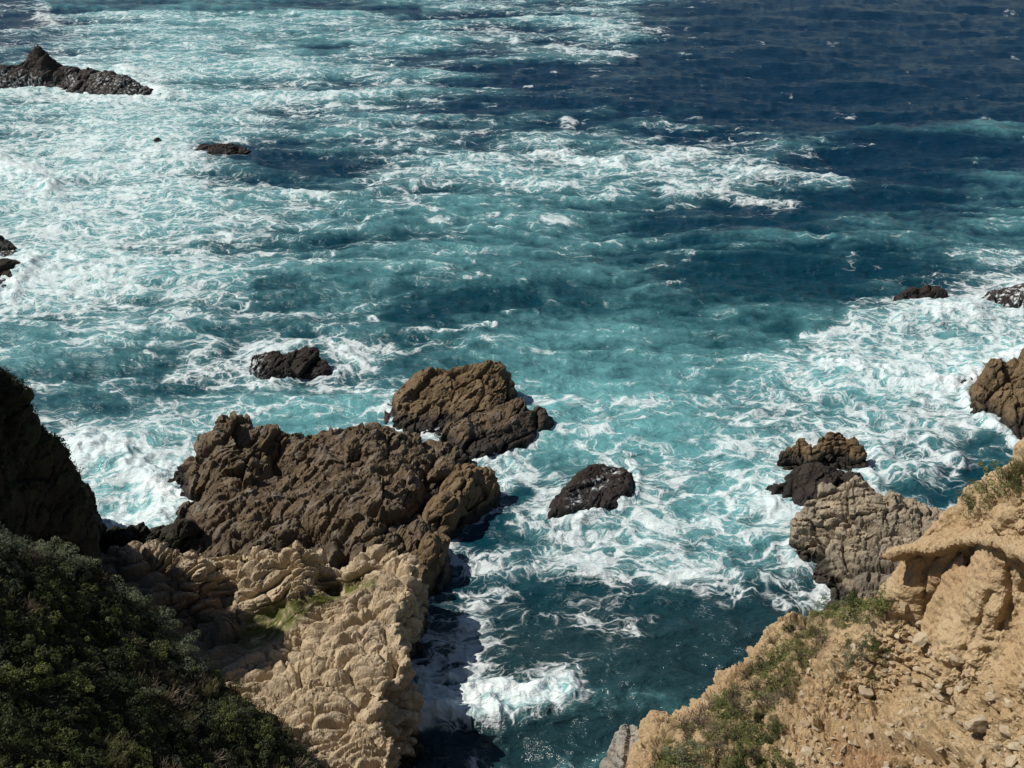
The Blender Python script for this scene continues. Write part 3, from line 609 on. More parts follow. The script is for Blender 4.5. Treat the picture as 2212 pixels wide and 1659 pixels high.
HEAD_WEED = [(500,1400),(520,1340),(545,1322),(600,1300),(650,1288),(690,1280),(720,1268),(770,1255),(790,1262),(740,1290),(680,1312),(640,1350),(590,1385),(540,1410)]
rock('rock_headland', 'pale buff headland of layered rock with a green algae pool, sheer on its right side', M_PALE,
 [(190,1200,2),(255,1172,2.5),(330,1168,3.0),(378,1180,3.6),(420,1172,5.0),(455,1192,3.8),(500,1186,3.6),(560,1180,3.9),(600,1184,3.8),(640,1184,4.4),(662,1178,5.0),(690,1195,3.0),(750,1200,3.0),(790,1186,3.9),(850,1180,4.1),(893,1186,4.2),(904,1208,4.2),(888,1250,4.5),(872,1300,4.7),(863,1350,5.0),(876,1385,5.4),(888,1420,5.7),(878,1450,5.7),(832,1482,5.8),(822,1520,5.8),(832,1555,5.8),(852,1590,5.8),(848,1620,5.8),(840,1650,5.8),(850,1700,6),(830,1800,6),(600,1850,6),(420,1650,5),(300,1500,4),(150,1380,3.5),(80,1260,3)],
 [(430,1190,5.2),(400,1198,5.0),(400,1240,4.0),(440,1262,2.4),(480,1310,1.9),(500,1300,2.2),(420,1360,1.6),(380,1260,2.2),(530,1215,4.0),(600,1215,4.4),(640,1240,5.2),(640,1280,4.9),(668,1270,4.8),(655,1300,4.3),(560,1265,4.0),(520,1260,3.9),(500,1275,3.2),(660,1195,5.1),(665,1230,4.6),(600,1300,3.0),(600,1335,2.4),(560,1380,2.4),(640,1305,2.7),(700,1262,2.7),(684,1292,2.5),(700,1240,2.6),(730,1285,3.0),(775,1262,3.2),(700,1225,3.3),(760,1225,3.8),(850,1230,4.4),(820,1300,4.6),(750,1320,4.0),(700,1360,4.0),(620,1400,3.5),(540,1425,3.2),(800,1400,5.4),(650,1450,4.6),(750,1450,5.4),(600,1520,4.6),(700,1540,5.5),(780,1540,5.7),(780,1640,5.6),(680,1640,5.4),
  (300,1200,3.2),(350,1250,3.0),(420,1320,2.4),(300,1300,3.5),(450,1400,3),(200,1260,3)],
 style='strata', a=0.85, calm=HEAD_WEED, vox=0.07, skirt=0.55, seed=200, c=0.5, cat='headland',
 masks=[('weed', lambda u, v, V: 0.95 * poly_mask(u, v, HEAD_WEED, 14) + 0.6 * stroke(u, v, [(640,1305),(700,1290),(770,1262)], 12) + 0.6 * stroke(u, v, [(790,1268),(800,1262)], 14)),
        ('wet', lambda u, v, V: 0.55 * poly_mask(u, v, [(400,1180),(180,1180),(180,1420),(430,1420),(520,1420),(530,1360),(480,1300),(400,1280)], 40))],  # cliff shadow painted into the colour here, carried by the wet attribute
 pushes=[lambda u, v, V: -0.12 * poly_mask(u, v, HEAD_WEED, 14)])
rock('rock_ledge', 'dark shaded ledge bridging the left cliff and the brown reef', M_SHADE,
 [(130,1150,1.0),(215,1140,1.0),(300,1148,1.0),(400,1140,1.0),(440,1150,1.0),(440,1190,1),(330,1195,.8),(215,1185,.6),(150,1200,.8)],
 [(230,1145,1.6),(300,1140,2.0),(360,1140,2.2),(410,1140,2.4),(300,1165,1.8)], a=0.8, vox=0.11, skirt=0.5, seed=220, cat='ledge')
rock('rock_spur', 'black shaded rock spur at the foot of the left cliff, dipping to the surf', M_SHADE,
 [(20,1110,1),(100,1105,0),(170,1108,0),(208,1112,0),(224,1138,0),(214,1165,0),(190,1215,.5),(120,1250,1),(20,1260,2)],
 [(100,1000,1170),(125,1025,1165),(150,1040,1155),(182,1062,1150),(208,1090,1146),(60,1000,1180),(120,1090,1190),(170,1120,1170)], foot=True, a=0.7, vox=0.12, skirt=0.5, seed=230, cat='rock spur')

# grey rock under the bluff
rock('grey_rock', 'smooth ash grey rock knob at the bottom edge, under the bluff', M_ASH,
 [(1322,1602,7.8),(1340,1570,8.8),(1372,1562,9.2),(1440,1590,9),(1500,1750,8),(1400,1850,7),(1290,1800,5),(1288,1700,5.5),(1303,1650,6.6)],
 [(1370,1600,8.8),(1340,1650,7.8),(1400,1640,8.6)], style='block', a=0.4, vox=0.08, skirt=0.8, seed=240, cat='rock', sc=1.2)

# ------------------------------------------------------------------ left cliff and hillside
W_ = True
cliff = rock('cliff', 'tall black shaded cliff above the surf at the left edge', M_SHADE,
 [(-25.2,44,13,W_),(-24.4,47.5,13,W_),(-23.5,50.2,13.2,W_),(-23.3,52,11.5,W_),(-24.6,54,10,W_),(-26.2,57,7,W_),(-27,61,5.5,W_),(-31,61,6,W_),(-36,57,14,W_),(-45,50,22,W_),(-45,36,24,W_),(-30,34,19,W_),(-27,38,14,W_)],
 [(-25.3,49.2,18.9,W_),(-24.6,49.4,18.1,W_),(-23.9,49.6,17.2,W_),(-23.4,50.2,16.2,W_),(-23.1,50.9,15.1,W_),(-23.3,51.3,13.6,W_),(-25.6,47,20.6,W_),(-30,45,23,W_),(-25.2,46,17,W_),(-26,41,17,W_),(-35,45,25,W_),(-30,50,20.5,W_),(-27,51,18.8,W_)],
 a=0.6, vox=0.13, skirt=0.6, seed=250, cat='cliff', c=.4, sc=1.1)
bpy.context.view_layer.update()

HILL_RIM = [(-300,1080,24),(0,1152,18),(60,1175,16.8),(130,1198,15.4),(180,1222,14.6),(230,1245,13.6),(280,1282,12.5),(330,1330,11.4),(380,1382,10.4),(430,1440,9.6),(480,1482,9),(520,1515,8.8),(560,1530,8.8),(600,1576,8.4),(650,1625,8.2),(700,1670,8),(760,1760,8)]
def make_hill():
    O = np.array([pt(*q) for q in HILL_RIM + [(700,2000,12),(300,2100,20),(-500,2100,28),(-700,1500,28)]])
    I = np.array([pt(*q) for q in [(0,1300,18.5),(0,1450,19.5),(0,1600,20.5),(-200,1500,22),(150,1350,15.5),(250,1450,14.5),(150,1550,17.5),(350,1550,13.5),(300,1650,15.5),(450,1600,11.5),(500,1700,11.5),(300,1380,13)]])
    f = RBF(np.r_[O, I], 1.0); poly = O[:, :2]
    def fn(x, y):
        P = v3(x, y); sd = seg_dist(x, y, poly, True); sd = np.where(inside(x, y, poly), sd, -sd) + 0.5 * perlin(P * [.5, .5, 1], 301)
        return -1.6 + (f(x, y) + 1.6 + 0.35 * fbm(P * [0.6, 0.6, 1], 3, 300)) * sstep(-4.5, 0.2, sd)
    V, Fc = grid_block(fn, -36, -7, 14, 50, 0.22, -2)
    me = voxel(V, Fc, 0.2); V = co(me); me = trim(me, V[:, 2] > -0.9); V = co(me)
    V = V + vn(me) * (0.3 * fbm(V * 0.9, 4, 305))[:, None]; set_co(me, V)
    me.name = 'hillside'; o = add_obj('hillside', me, M_HILL); tag(o, kind='structure'); return o
hill = make_hill()

# ------------------------------------------------------------------ right bluff
BL_EDGE = [(1382,1680,13.8),(1395,1640,13.4),(1420,1560,12.6),(1460,1540,12.5),(1500,1520,12.6),(1560,1474,13),(1620,1426,13.2),(1655,1385,13.4),(1690,1340,13.8),(1760,1318,14),(1850,1300,14.6),(1930,1284,15.2)]
LIP = [(1897,1203,21.0),(1930,1192,21.2),(1962,1184,21.4),(2010,1186,21.9),(2080,1162,22.9),(2150,1172,23.8),(2212,1196,24.7),(2300,1230,25.6)]
def make_bluff():
    lipw = np.array([pt(*q) for q in LIP]); 
    back = []                                         # crest of the spur, silhouetted against the sea
    crest = [(1960,1184,21.2),(1990,1172,21.4),(2030,1148,21.8),(2075,1114,22.3),(2130,1068,23.4),(2170,1040,24.1),(2212,1006,25.0),(2320,940,26.2)]
    rim = [(1382,1680,13.8),(1395,1640,13.4),(1420,1560,12.6),(1460,1540,12.5),(1500,1520,12.6),(1560,1474,13),(1620,1426,13.2),(1655,1385,13.4),(1690,1340,13.8),(1760,1318,14),(1850,1300,14.6),(1928,1288,15.6),(1985,1235,18.2)] + [(2700,700,30),(3000,1600,30),(2600,2300,26),(1700,2300,16),(1420,1800,14)]
    C = np.array([pt(*q) for q in crest[1:]]); O = np.array([pt(*q) for q in rim]); O = np.r_[O[:13], C[:1] + [0, .3, -.2], C[1:] + [-0.1, 0.9, -0.4], O[13:]]; wall = []
    for q in LIP[1:]:
        p = pt(*q); wall.append((p[0] + 1.6, p[1] + 0.7, p[2] - 0.1))
    for q in LIP[1:]:
        p = pt(*q); wall.append((p[0] + 1.5, p[1] + 0.6, p[2] - 1.7))
    W = np.array(wall)
    I = np.array([pt(*q) for q in [(2212,1100,24.9),(2150,1110,24.0),(2100,1135,23.0),(2350,1150,26),(1935,1330,17.2),(1990,1380,17.6),(2080,1350,19.3),(2150,1380,20.6),(2212,1400,22.0),(2000,1440,17.8),(2100,1450,19.5),(2212,1500,21.3),(2000,1550,18),(2212,1659,20.5),(2000,1659,17.8),(2100,1600,19.3),(1800,1659,16),(1800,1500,15.6),(1800,1400,15.2),(1880,1350,15.9),(1850,1330,15.2),(1700,1450,14.6),(1600,1659,14.8),(1600,1530,13.9),(1500,1600,13.7),(1700,1560,15.0),(1760,1370,14.6),(1900,1450,16.6),(1900,1600,16.8)]])
    f = RBF(np.r_[O, C, W, I], 0.35); poly = O[:, :2]
    def fn(x, y):
        P = v3(x, y); sd = seg_dist(x, y, poly, True); sd = np.where(inside(x, y, poly), sd, -sd) + 0.2 * perlin(P * [.9, .9, 1], 401)
        return 2 + (f(x, y) - 2) * sstep(-3.5, 0.1, sd)
    V, Fc = grid_block(fn, 3, 24, 12, 42, 0.14, -2)
    # the overhanging crust: a slab following the lip, overlapping the soil behind it
    L = lipw; n = len(L); bk = L + np.array([2.4, 0.9, 0.42]); th = np.array([0, 0, 0.30])
    S = np.r_[L, bk, L - th * 0.45 + [0.08, 0, 0], bk - th * 4.5]; fs = []
    for i in range(n - 1):
        a, b = i, i + 1
        fs += [(a, b, b + n, a + n), (a + 2 * n, a + 3 * n, b + 3 * n, b + 2 * n), (a, a + 2 * n, b + 2 * n, b), (a + n, b + n, b + 3 * n, a + 3 * n)]
    fs += [(0, n, 3 * n, 2 * n), (n - 1, 3 * n - 1, 4 * n - 1, 2 * n - 1)]
    Fc = np.r_[Fc, np.array(fs) + len(V)]; V = np.r_[V, S]
    for (a, b, r0, r1) in [(pt(1992,1196,21.25) + [.3, .2, 0], pt(1950,1345,17.0) + [.1, .1, -.3], .2, .36), (pt(2032,1190,21.9) + [.3, .2, 0], pt(1998,1335,18.0) + [.1, .1, -.3], .24, .42),
                           (pt(2066,1200,22.0) + [.5, .2, 0], pt(2058,1352,18.9) + [.1, .1, -.3], .14, .3), (pt(1952,1205,21.0) + [.5, .2, -.2], pt(1948,1330,17.0) + [.25, .3, -.3], .18, .4),
                           (pt(2150,1215,23.2) + [.9, .3, 0], pt(2118,1400,19.3) + [.2, .2, -.3], .08, .3)]:
        tv = []; n8 = 8; m_ = 7                         # buttresses of harder soil left standing under the crust
        for i_ in range(m_):
            f_ = i_ / (m_ - 1); c_ = a + (b - a) * f_ + np.array([.12 * math.sin(5 * f_ + a[0]), 0, 0]); r_ = r0 + (r1 - r0) * f_ ** 1.3
            tv += [c_ + r_ * np.array([math.cos(q * math.pi / 4), math.sin(q * math.pi / 4), 0]) for q in range(8)]
        nb = len(V); V = np.r_[V, np.array(tv)]; tf = [(nb + i_ * 8 + q, nb + i_ * 8 + (q + 1) % 8, nb + i_ * 8 + 8 + (q + 1) % 8, nb + i_ * 8 + 8 + q) for i_ in range(m_ - 1) for q in range(8)]
        for o_ in (nb, nb + (m_ - 1) * 8): tf += [(o_, o_ + 1, o_ + 2, o_ + 3), (o_, o_ + 3, o_ + 4, o_ + 7), (o_ + 4, o_ + 5, o_ + 6, o_ + 7)]
        Fc = np.r_[Fc, np.array(tf)]
    me = voxel(V, Fc, 0.068); V = co(me)
    u, v = proj(V)
    me = trim(me, (V[:, 2] > 3) & (V[:, 0] > 3.1) & (V[:, 0] < 23.9) & (V[:, 1] > 12.1)); V = co(me); N = vn(me); u, v = proj(V)
    rub = np.clip(poly_mask(u, v, [(1700,1400),(1850,1380),(1950,1360),(2080,1440),(2240,1480),(2300,1760),(1440,1760),(1560,1600)], 40) + 0.5 * poly_mask(u, v, [(2100,1110),(2212,1080),(2260,1180),(2100,1170)], 30), 0, 1)
    d = 0.25 * fbm(V * 0.7, 4, 410) + 0.08 * fbm(V * 4.0, 3, 415) + 0.05 * ridged(V * 2.3, 5, 417, .6) + 0.02 * perlin(V * 11, 419)
    f1, f2, c = worley(V * [1.9, 1.9, 2.2], 420); d += rub * (0.30 * (c - 0.4) - 0.24 * np.exp(-(f2 - f1) * 8))
    g1, g2, c2 = worley(V * [4.5, 4.5, 5], 425); d += (0.25 + rub) * (0.12 * (c2 > 0.5) * (1 - g1) - 0.07 * np.exp(-(g2 - g1) * 8))
    d *= 1 - 0.35 * poly_mask(u, v, [(1895,1205),(2060,1115),(2212,1005),(2240,1060),(2110,1115),(2060,1160),(1990,1190)], 14)
    ed = stroke(u, v, [(q[0] + 8, q[1] + 8) for q in BL_EDGE[:10]], 26); t_, w_, c_ = facet(V * 1.5, 460); d += ed * (0.45 * t_ + .3 * (c_ - .5) - .25 * np.exp(-w_ * 10)); t_, w_, c_ = facet(V * 4, 462); d += (ed + .5 * rub) * (0.12 * t_ + .08 * (c_ - .5))
    # gullies running down the wall
    gw = poly_mask(u, v, [(2040,1330),(2240,1270),(2300,1480),(2060,1460),(1990,1400)], 30)
    gx = (u + 0.28 * (v - 1200)) / 42 + 1.4 * perlin(V * 0.8, 430); d += gw * 0.34 * (np.abs(np.sin(gx)) - 0.6)
    d *= 1 - 0.25 * poly_mask(u, v, [(1900,1208),(1960,1190),(2010,1190),(2080,1168),(2150,1178),(2230,1205),(2230,1280),(2120,1310),(2070,1350),(1990,1345),(1940,1330),(1925,1270)], 14)
    for pts, wd, am in [([(2140,1280),(2120,1330),(2100,1390)], 8, -.2), ([(2180,1230),(2185,1290),(2160,1360)], 8, -.25),
                        ([(1780,1560),(1860,1600),(1960,1620),(2080,1659)], 12, -.55), ([(1770,1545),(1860,1575),(1980,1600),(2100,1625)], 14, .25), ([(2000,1490),(2050,1520)], 12, -.35), ([(1940,1340),(1975,1355)], 12, -.3)]:
        d += am * stroke(u, v, pts, wd)
    V = V + N * d[:, None]; set_co(me, V); u, v = proj(V)
    green = poly_mask(u, v, [(1385,1720),(1430,1590),(1560,1500),(1650,1400),(1720,1330),(1930,1290),(1935,1340),(1800,1370),(1740,1460),(1690,1560),(1690,1720)], 22)
    green *= sstep(-0.35, 0.25, fbm(V * 0.9, 3, 440))
    attr(me, 'weed', green); attr(me, 'rust', poly_mask(u, v, [(1800,1590),(1900,1625),(2060,1700),(1800,1700)], 20) + 0.5 * stroke(u, v, [(1560,1480),(1620,1440)], 14) + 0.35 * poly_mask(u, v, [(1900,1200),(2200,1180),(2200,1260),(1950,1270)], 20))
    me.polygons.foreach_set('use_smooth', np.zeros(len(me.polygons), bool)); me.update()
    me.name = 'bluff'; o = add_obj('bluff', me, M_SOIL); tag(o, 'sandy tan bluff with an overhanging crust and gullied face, filling the lower right corner', 'bluff'); return o
bluff = make_bluff()

make_water()
# ------------------------------------------------------------------ vegetation
def leaves(P, N, size, asp=0.45, rg=None):
    """one small quad per point, facing roughly N"""
    n = len(P); t = rg.normal(size=(n, 3)); t -= (t * N).sum(1)[:, None] * N * 0.8; t /= np.linalg.norm(t, axis=1)[:, None]
    b = np.cross(N, t); b /= np.maximum(np.linalg.norm(b, axis=1), 1e-6)[:, None]; s = (size * rg.uniform(.6, 1.3, n))[:, None]
    V = np.stack([P - t * s, P + b * s * asp, P + t * s, P - b * s * asp], 1).reshape(-1, 3)
    return V, np.arange(4 * n).reshape(-1, 4)
def shrub_mesh(name, seed, n=1500, size=0.03, lumps=13, flat=0.62, mat=M_LEAF):
    rg = np.random.default_rng(seed); L = rg.normal(size=(lumps, 3)) * [0.30, 0.30, 0.14] + [0, 0, 0.26]; R = rg.uniform(.09, .22, lumps)
    k = rg.integers(0, lumps, n); d = rg.normal(size=(n, 3)); d[:, 2] = np.abs(d[:, 2]) * 0.9 - 0.15 ; d /= np.linalg.norm(d, axis=1)[:, None]
    P = L[k] + d * (R[k] * rg.uniform(.75, 1.08, n))[:, None]; N = d + rg.normal(size=(n, 3)) * 0.55; N /= np.linalg.norm(N, axis=1)[:, None]
    V, Fc = leaves(P, N, np.full(n, size), 0.5, rg); me = mesh_np(name, V, Fc, False); me.materials.append(mat); return me
def tubes(paths, r0, r1, k=4):
    V, Fc = [], []
    for p in paths:
        p = np.asarray(p); m = len(p); base = sum(len(q) for q in V)
        ring = []
        for i in range(m):
            t = p[min(i + 1, m - 1)] - p[max(i - 1, 0)]; t = t / (np.linalg.norm(t) + 1e-9); a = np.cross(t, [0.3, 0.9, 0.2]); a /= np.linalg.norm(a) + 1e-9; b = np.cross(t, a)
            r = r0 + (r1 - r0) * i / (m - 1)
            ring.append([p[i] + r * (math.cos(j * 2 * math.pi / k) * a + math.sin(j * 2 * math.pi / k) * b) for j in range(k)])
        V.append(np.array(ring).reshape(-1, 3))
        for i in range(m - 1):
            for j in range(k): Fc.append((base + i * k + j, base + i * k + (j + 1) % k, base + (i + 1) * k + (j + 1) % k, base + (i + 1) * k + j))
    return np.concatenate(V), np.array(Fc)
def twig_mesh(name, seed, n=42, mat=M_DEAD, spread=0.5):
    rg = np.random.default_rng(seed); paths = []
    for i in range(n):
        a = rg.uniform(0, 2 * math.pi); e = rg.uniform(.2, 1.3); L = rg.uniform(.25, .6); d = np.array([math.cos(a) * math.cos(e), math.sin(a) * math.cos(e), math.sin(e)])
        o0 = rg.normal(size=3) * [.12, .12, .02]; q = [o0 + d * L * t + rg.normal(size=3) * 0.02 + [0, 0, .05 * t] for t in (0, .35, .7, 1)]; paths.append(q)
        for j in (1, 2):
            d2 = d + rg.normal(size=3) * 0.7; d2 /= np.linalg.norm(d2); paths.append([q[j], q[j] + d2 * L * .25, q[j] + d2 * L * .45 + [0, 0, .02]])
    V, Fc = tubes(paths, 0.009, 0.004, 3); me = mesh_np(name, V, Fc, False); me.materials.append(mat); return me
def grass_mesh(name, seed, n=260):
    rg = np.random.default_rng(seed); V = []; 
    for i in range(n):
        a = rg.uniform(0, 2 * math.pi); b0 = np.clip(rg.normal(size=3), -2, 2) * [.13, .13, 0]; ln = rg.uniform(.2, .5); le = rg.uniform(.15, .6); d = np.array([math.cos(a), math.sin(a), 0]); s = np.array([-math.sin(a), math.cos(a), 0]) * 0.008
        m = b0 + d * ln * le * .4 + [0, 0, ln * .6]; e = b0 + d * ln * le + [0, 0, ln * .9]
        V += [b0 - s, b0 + s, m + s, m - s, m - s, m + s, e + s * .2, e - s * .2]
    me = mesh_np(name, np.array(V), np.arange(len(V)).reshape(-1, 4), False); me.materials.append(M_GRASS); return me
SH = [shrub_mesh('green_shrub', 500 + i) for i in range(4)]
SD = [shrub_mesh('green_shrub', 570 + i, 1500, 0.035, 14, mat=M_DARK) for i in range(4)]
SG = [shrub_mesh('sage_shrub', 520 + i, 1500, 0.028, 13, mat=M_SAGE) for i in range(2)]
TW = [twig_mesh('dry_bush', 540 + i) for i in range(3)]
GS = [grass_mesh('grass_tuft', 560 + i) for i in range(2)]
STEM = [None]
def stem_mesh():
    rg = np.random.default_rng(9); paths = [[[0, 0, -0.1], rg.normal(size=3) * .05 + [0, 0, .12], rg.normal(size=3) * [.2, .2, .05] + [0, 0, .35]] for _ in range(7)]
    V, Fc = tubes(paths, .018, .008, 4); me = mesh_np('stem', V, Fc); me.materials.append(M_BARK); return me
STEM = stem_mesh()
def bvh(o):
    me = o.data; return BVHTree.FromPolygons([tuple(c) for c in co(me)], [tuple(p.vertices) for p in me.polygons])
CO = Vector((0, 0, CAM_H))
bh, bb = bvh(hill), bvh(bluff)
def hit(tree, u, v):
    r = tree.ray_cast(CO, ray(u, v)); return (r[0], r[1], r[3]) if r[0] is not None else None
PROTO = {}
def plant(name, me, loc, s, label, cat, group, stem=False, tilt=0.25, nrm=None, flat=1.0):
    key = (name, me.name)
    if stem:
        o = bpy.data.objects.new(name, None); COL.objects.link(o); tag(o, label, cat, group)
        f = bpy.data.objects.new('foliage', me); st = bpy.data.objects.new('stem', STEM)
        for c_ in (f, st): COL.objects.link(c_); c_.parent = o
    else:
        o = bpy.data.objects.new(name, me); COL.objects.link(o); tag(o, label, cat, group)
    o.location = loc; up = Vector((0, 0, 1))
    if nrm is not None: up = (up + nrm * 0.7).normalized()
    q = up.to_track_quat('Z', 'Y'); o.rotation_euler = (q @ Matrix.Rotation(random.uniform(0, 6.28), 3, 'Z').to_quaternion()).to_euler()
    o.scale = (s * random.uniform(.85, 1.2), s * random.uniform(.85, 1.2), s * flat * random.uniform(.8, 1.15)); return o
rim_uv = np.array([(q[0], q[1]) for q in HILL_RIM], float)
def hill_rim_v(u): return np.interp(u, rim_uv[:, 0], rim_uv[:, 1])
pts_used = []; cnt = 0; tries = 0
while cnt < 298 and tries < 9000:
    tries += 1; u = random.uniform(-30, 760); v = random.uniform(1150, 1720)
    if v < hill_rim_v(u) + 4: continue
    h = hit(bh, u, v)
    if not h or h[0].z < 5: continue
    if any((h[0] - q).length < 0.66 for q in pts_used): continue
    pts_used.append(h[0]); near = v < hill_rim_v(u) + 45; nz = float(perlin(np.array([[h[0].x * .28, h[0].y * .28, 3.3]]), 90)[0]); r = min(.99, max(0, random.random() * .75 + .16 + nz * .9)); dkp = nz < -.05; L = h[0] - h[1] * 0.12
    G = 'shrubs covering the left hillside'
    if near and u < 420 and r < .55: plant('sage_shrub', random.choice(SG), L, random.uniform(.9, 1.4), 'pale sage green shrub on the upper rim of the left hillside', 'shrub', G, True, nrm=h[1])
    elif r < .62: plant('green_shrub', random.choice(SD if random.random() < .4 else SH), L, random.uniform(.5, 1.25), 'green leafy shrub in the dense scrub of the left hillside', 'shrub', G, True, nrm=h[1])
    elif r < .74: plant('sage_shrub', random.choice(SG), L, random.uniform(.6, .95), 'greyish shrub amid the dense scrub of the left hillside', 'shrub', G, True, nrm=h[1])
    elif r < .93: plant('dry_bush', random.choice(TW), L, random.uniform(.9, 1.5), 'dry brown leafless bush in the scrub of the left hillside', 'bush', 'dry bushes on the left hillside', nrm=h[1])
    else: plant('grass_tuft', random.choice(GS), L, random.uniform(.9, 1.5), 'straw coloured grass tuft in the scrub of the left hillside', 'grass', 'grass tufts on the left hillside', nrm=h[1])
    cnt += 1
print('hill plants', cnt)
def cover(name, o, n, sel, size, mat, seed, lift=0.12, per=7, spread=0.16):
    me = o.data; rg = np.random.default_rng(seed); V = co(me); N = vn(me); u, v = proj(V); k = np.nonzero(sel(u, v, V, N))[0]
    k = rg.choice(k, n); P = np.repeat(V[k] + N[k] * lift * rg.uniform(0, 1, n)[:, None], per, 0) + rg.normal(size=(n * per, 3)) * spread * 0.5
    NN = np.repeat(N[k], per, 0) * 0.7 + rg.normal(size=(n * per, 3)) * 0.7 + [0, 0, .4]; NN /= np.linalg.norm(NN, axis=1)[:, None]
    V, Fc = leaves(P, NN, np.full(len(P), size), 0.5, rg); m = mesh_np(name, V, Fc, False); q = add_obj(name, m, mat); return q
M_UNDER = leaf_mat('undergrowth_leaves', (0.012, 0.016, 0.007), (0.022, 0.026, 0.012), (0.04, 0.036, 0.022))
q = cover('ground_cover', hill, 9000, lambda u, v, V, N: (v > hill_rim_v(u) - 40) & (u > -60) & (u < 800) & (v < 1720) & (V[:, 2] > 4) & (N[:, 2] > .1), 0.045, M_UNDER, 600)
tag(q, 'low dark green leaves filling the gaps between the shrubs on the left hillside', 'ground cover', kind='stuff')
q = cover('ground_cover', cliff, 3500, lambda u, v, V, N: (V[:, 2] > 9) & (u > -120) & (N[:, 2] > .25), 0.07, M_DARK, 610)
tag(q, 'thin dark green growth over the top of the black left cliff', 'ground cover', kind='stuff')
GB = [(1385,1720),(1430,1600),(1560,1505),(1650,1400),(1715,1335),(1930,1290),(1925,1330),(1790,1360),(1740,1450),(1690,1540),(1680,1720)]
q = cover('ground_cover', bluff, 8000, lambda u, v, V, N: (poly_mask(u, v, GB, 14) * sstep(-.3, .35, fbm(V * 1.1, 3, 450)) > 0.25), 0.04, M_LEAF, 620, 0.05, 6, 0.12)
tag(q, 'patchy low green growth along the seaward edge of the sandy bluff', 'ground cover', kind='stuff')

# plants on the bluff, each placed where the photo shows one: kind, u, v, size, label
BP = [
 ('g',2100,1085,1.0,'dark green shrub on the bluff crest, at its left end'),('g',2130,1060,1.1,'dark green shrub on the bluff crest, second from its left end'),('g',2160,1040,1.1,'dark green shrub high on the bluff crest'),('g',2195,1030,1.0,'dark green shrub on the bluff crest beside the pale grass'),
 ('r',2185,1022,1.3,'pale grass tuft on the bluff crest'),('r',2208,1008,1.4,'tallest pale grass tuft at the right end of the bluff crest'),('r',2200,1045,1.0,'pale grass tuft just below the bluff crest'),
 ('g',1800,1312,1.2,'green shrub at the bluff edge against the outcrop, left of two'),('g',1850,1305,1.2,'green shrub at the bluff edge against the outcrop, middle'),('g',1895,1300,1.1,'green shrub at the bluff edge closest to the overhang'),
 ('g',1760,1325,.9,'small green shrub at the bluff edge'),('g',1830,1385,.7,'small green bush on pale soil below the edge'),
 ('g',1890,1385,.8,'leafy green bush left of the pillars'),('g',1905,1405,.9,'leafy green bush right of the blue grey bush'),('s',1860,1400,.9,'blue grey bush on the open soil slope'),('s',1835,1425,.7,'trailing blue grey bush lower on the open slope'),
 ('s',1808,1440,.6,'little grey bush alone on stony soil'),('s',1805,1470,.5,'tiny grey bush under its twin on stony soil'),('g',1885,1455,.7,'single green tuft on the stony slope'),
 ('g',1650,1440,1.0,'green shrub on the narrow slope below the edge'),('g',1680,1425,.9,'green shrub among dry stalks on the slope'),('g',1660,1475,.9,'green shrub low on the narrow slope'),('d',1620,1490,1.1,'grey dry bush on the narrow slope'),
 ('g',1555,1520,.9,'green shrub near the crumbling edge'),('g',1580,1540,.8,'green shrub behind the crumbling edge'),('d',1600,1530,1.2,'brown dry bush near the crumbling edge'),('d',1700,1500,.9,'brown dry bush at the border of the stony soil'),
 ('g',1640,1590,1.0,'bright green shrub near the bottom, left of the stones'),('g',1670,1575,.9,'bright green shrub beside the stony soil near the bottom'),('d',1580,1590,1.3,'large brown dry bush near the bottom'),('d',1550,1620,1.2,'low brown dry bush near the bottom edge'),
 ('s',1480,1640,1.2,'large grey green cushion bush at the bottom edge'),('s',1500,1610,.9,'grey green cushion bush near the bottom edge'),('g',1440,1640,.9,'green shrub at the bottom left of the bluff'),('g',1600,1650,1.0,'green shrub at the bottom edge under the dry bushes'),
 ('d',1520,1560,1.1,'dry grey bush left on the bluff edge'),('d',1490,1580,1.0,'dry grey bush behind the ash grey rock'),('g',1700,1650,.8,'small green shrub at the bottom edge by the stones'),('g',1655,1655,.8,'dark green shrub at the bottom edge'),
 ('d',1770,1375,.9,'brown dry bush at the upper end of the slope'),('g',1720,1385,.8,'dull green bush at the upper end of the slope'),('d',1740,1430,.8,'dry brown stalks on the middle slope'),('g',1830,1330,.9,'green bush just below the bluff edge'),('g',1810,1500,.35,'tiny green sprout between stones'),('g',1950,1655,.5,'green sprout under the rusty hollow'),
]
for kd, u, v, s, lab in BP:
    h = hit(bb, u, v + 6)
    if not h: print('plant miss', u, v); continue
    me = {'g': SH, 's': SG, 'd': TW, 'r': GS}[kd]; nm = {'g': 'green_shrub', 's': 'grey_bush', 'd': 'dry_bush', 'r': 'grass_tuft'}[kd]
    plant(nm, random.choice(me), h[0] - h[1] * 0.08, s * .8, lab, {'g': 'shrub', 's': 'bush', 'd': 'bush', 'r': 'grass'}[kd], 'plants on the sandy bluff', kd in 'gs', nrm=h[1])

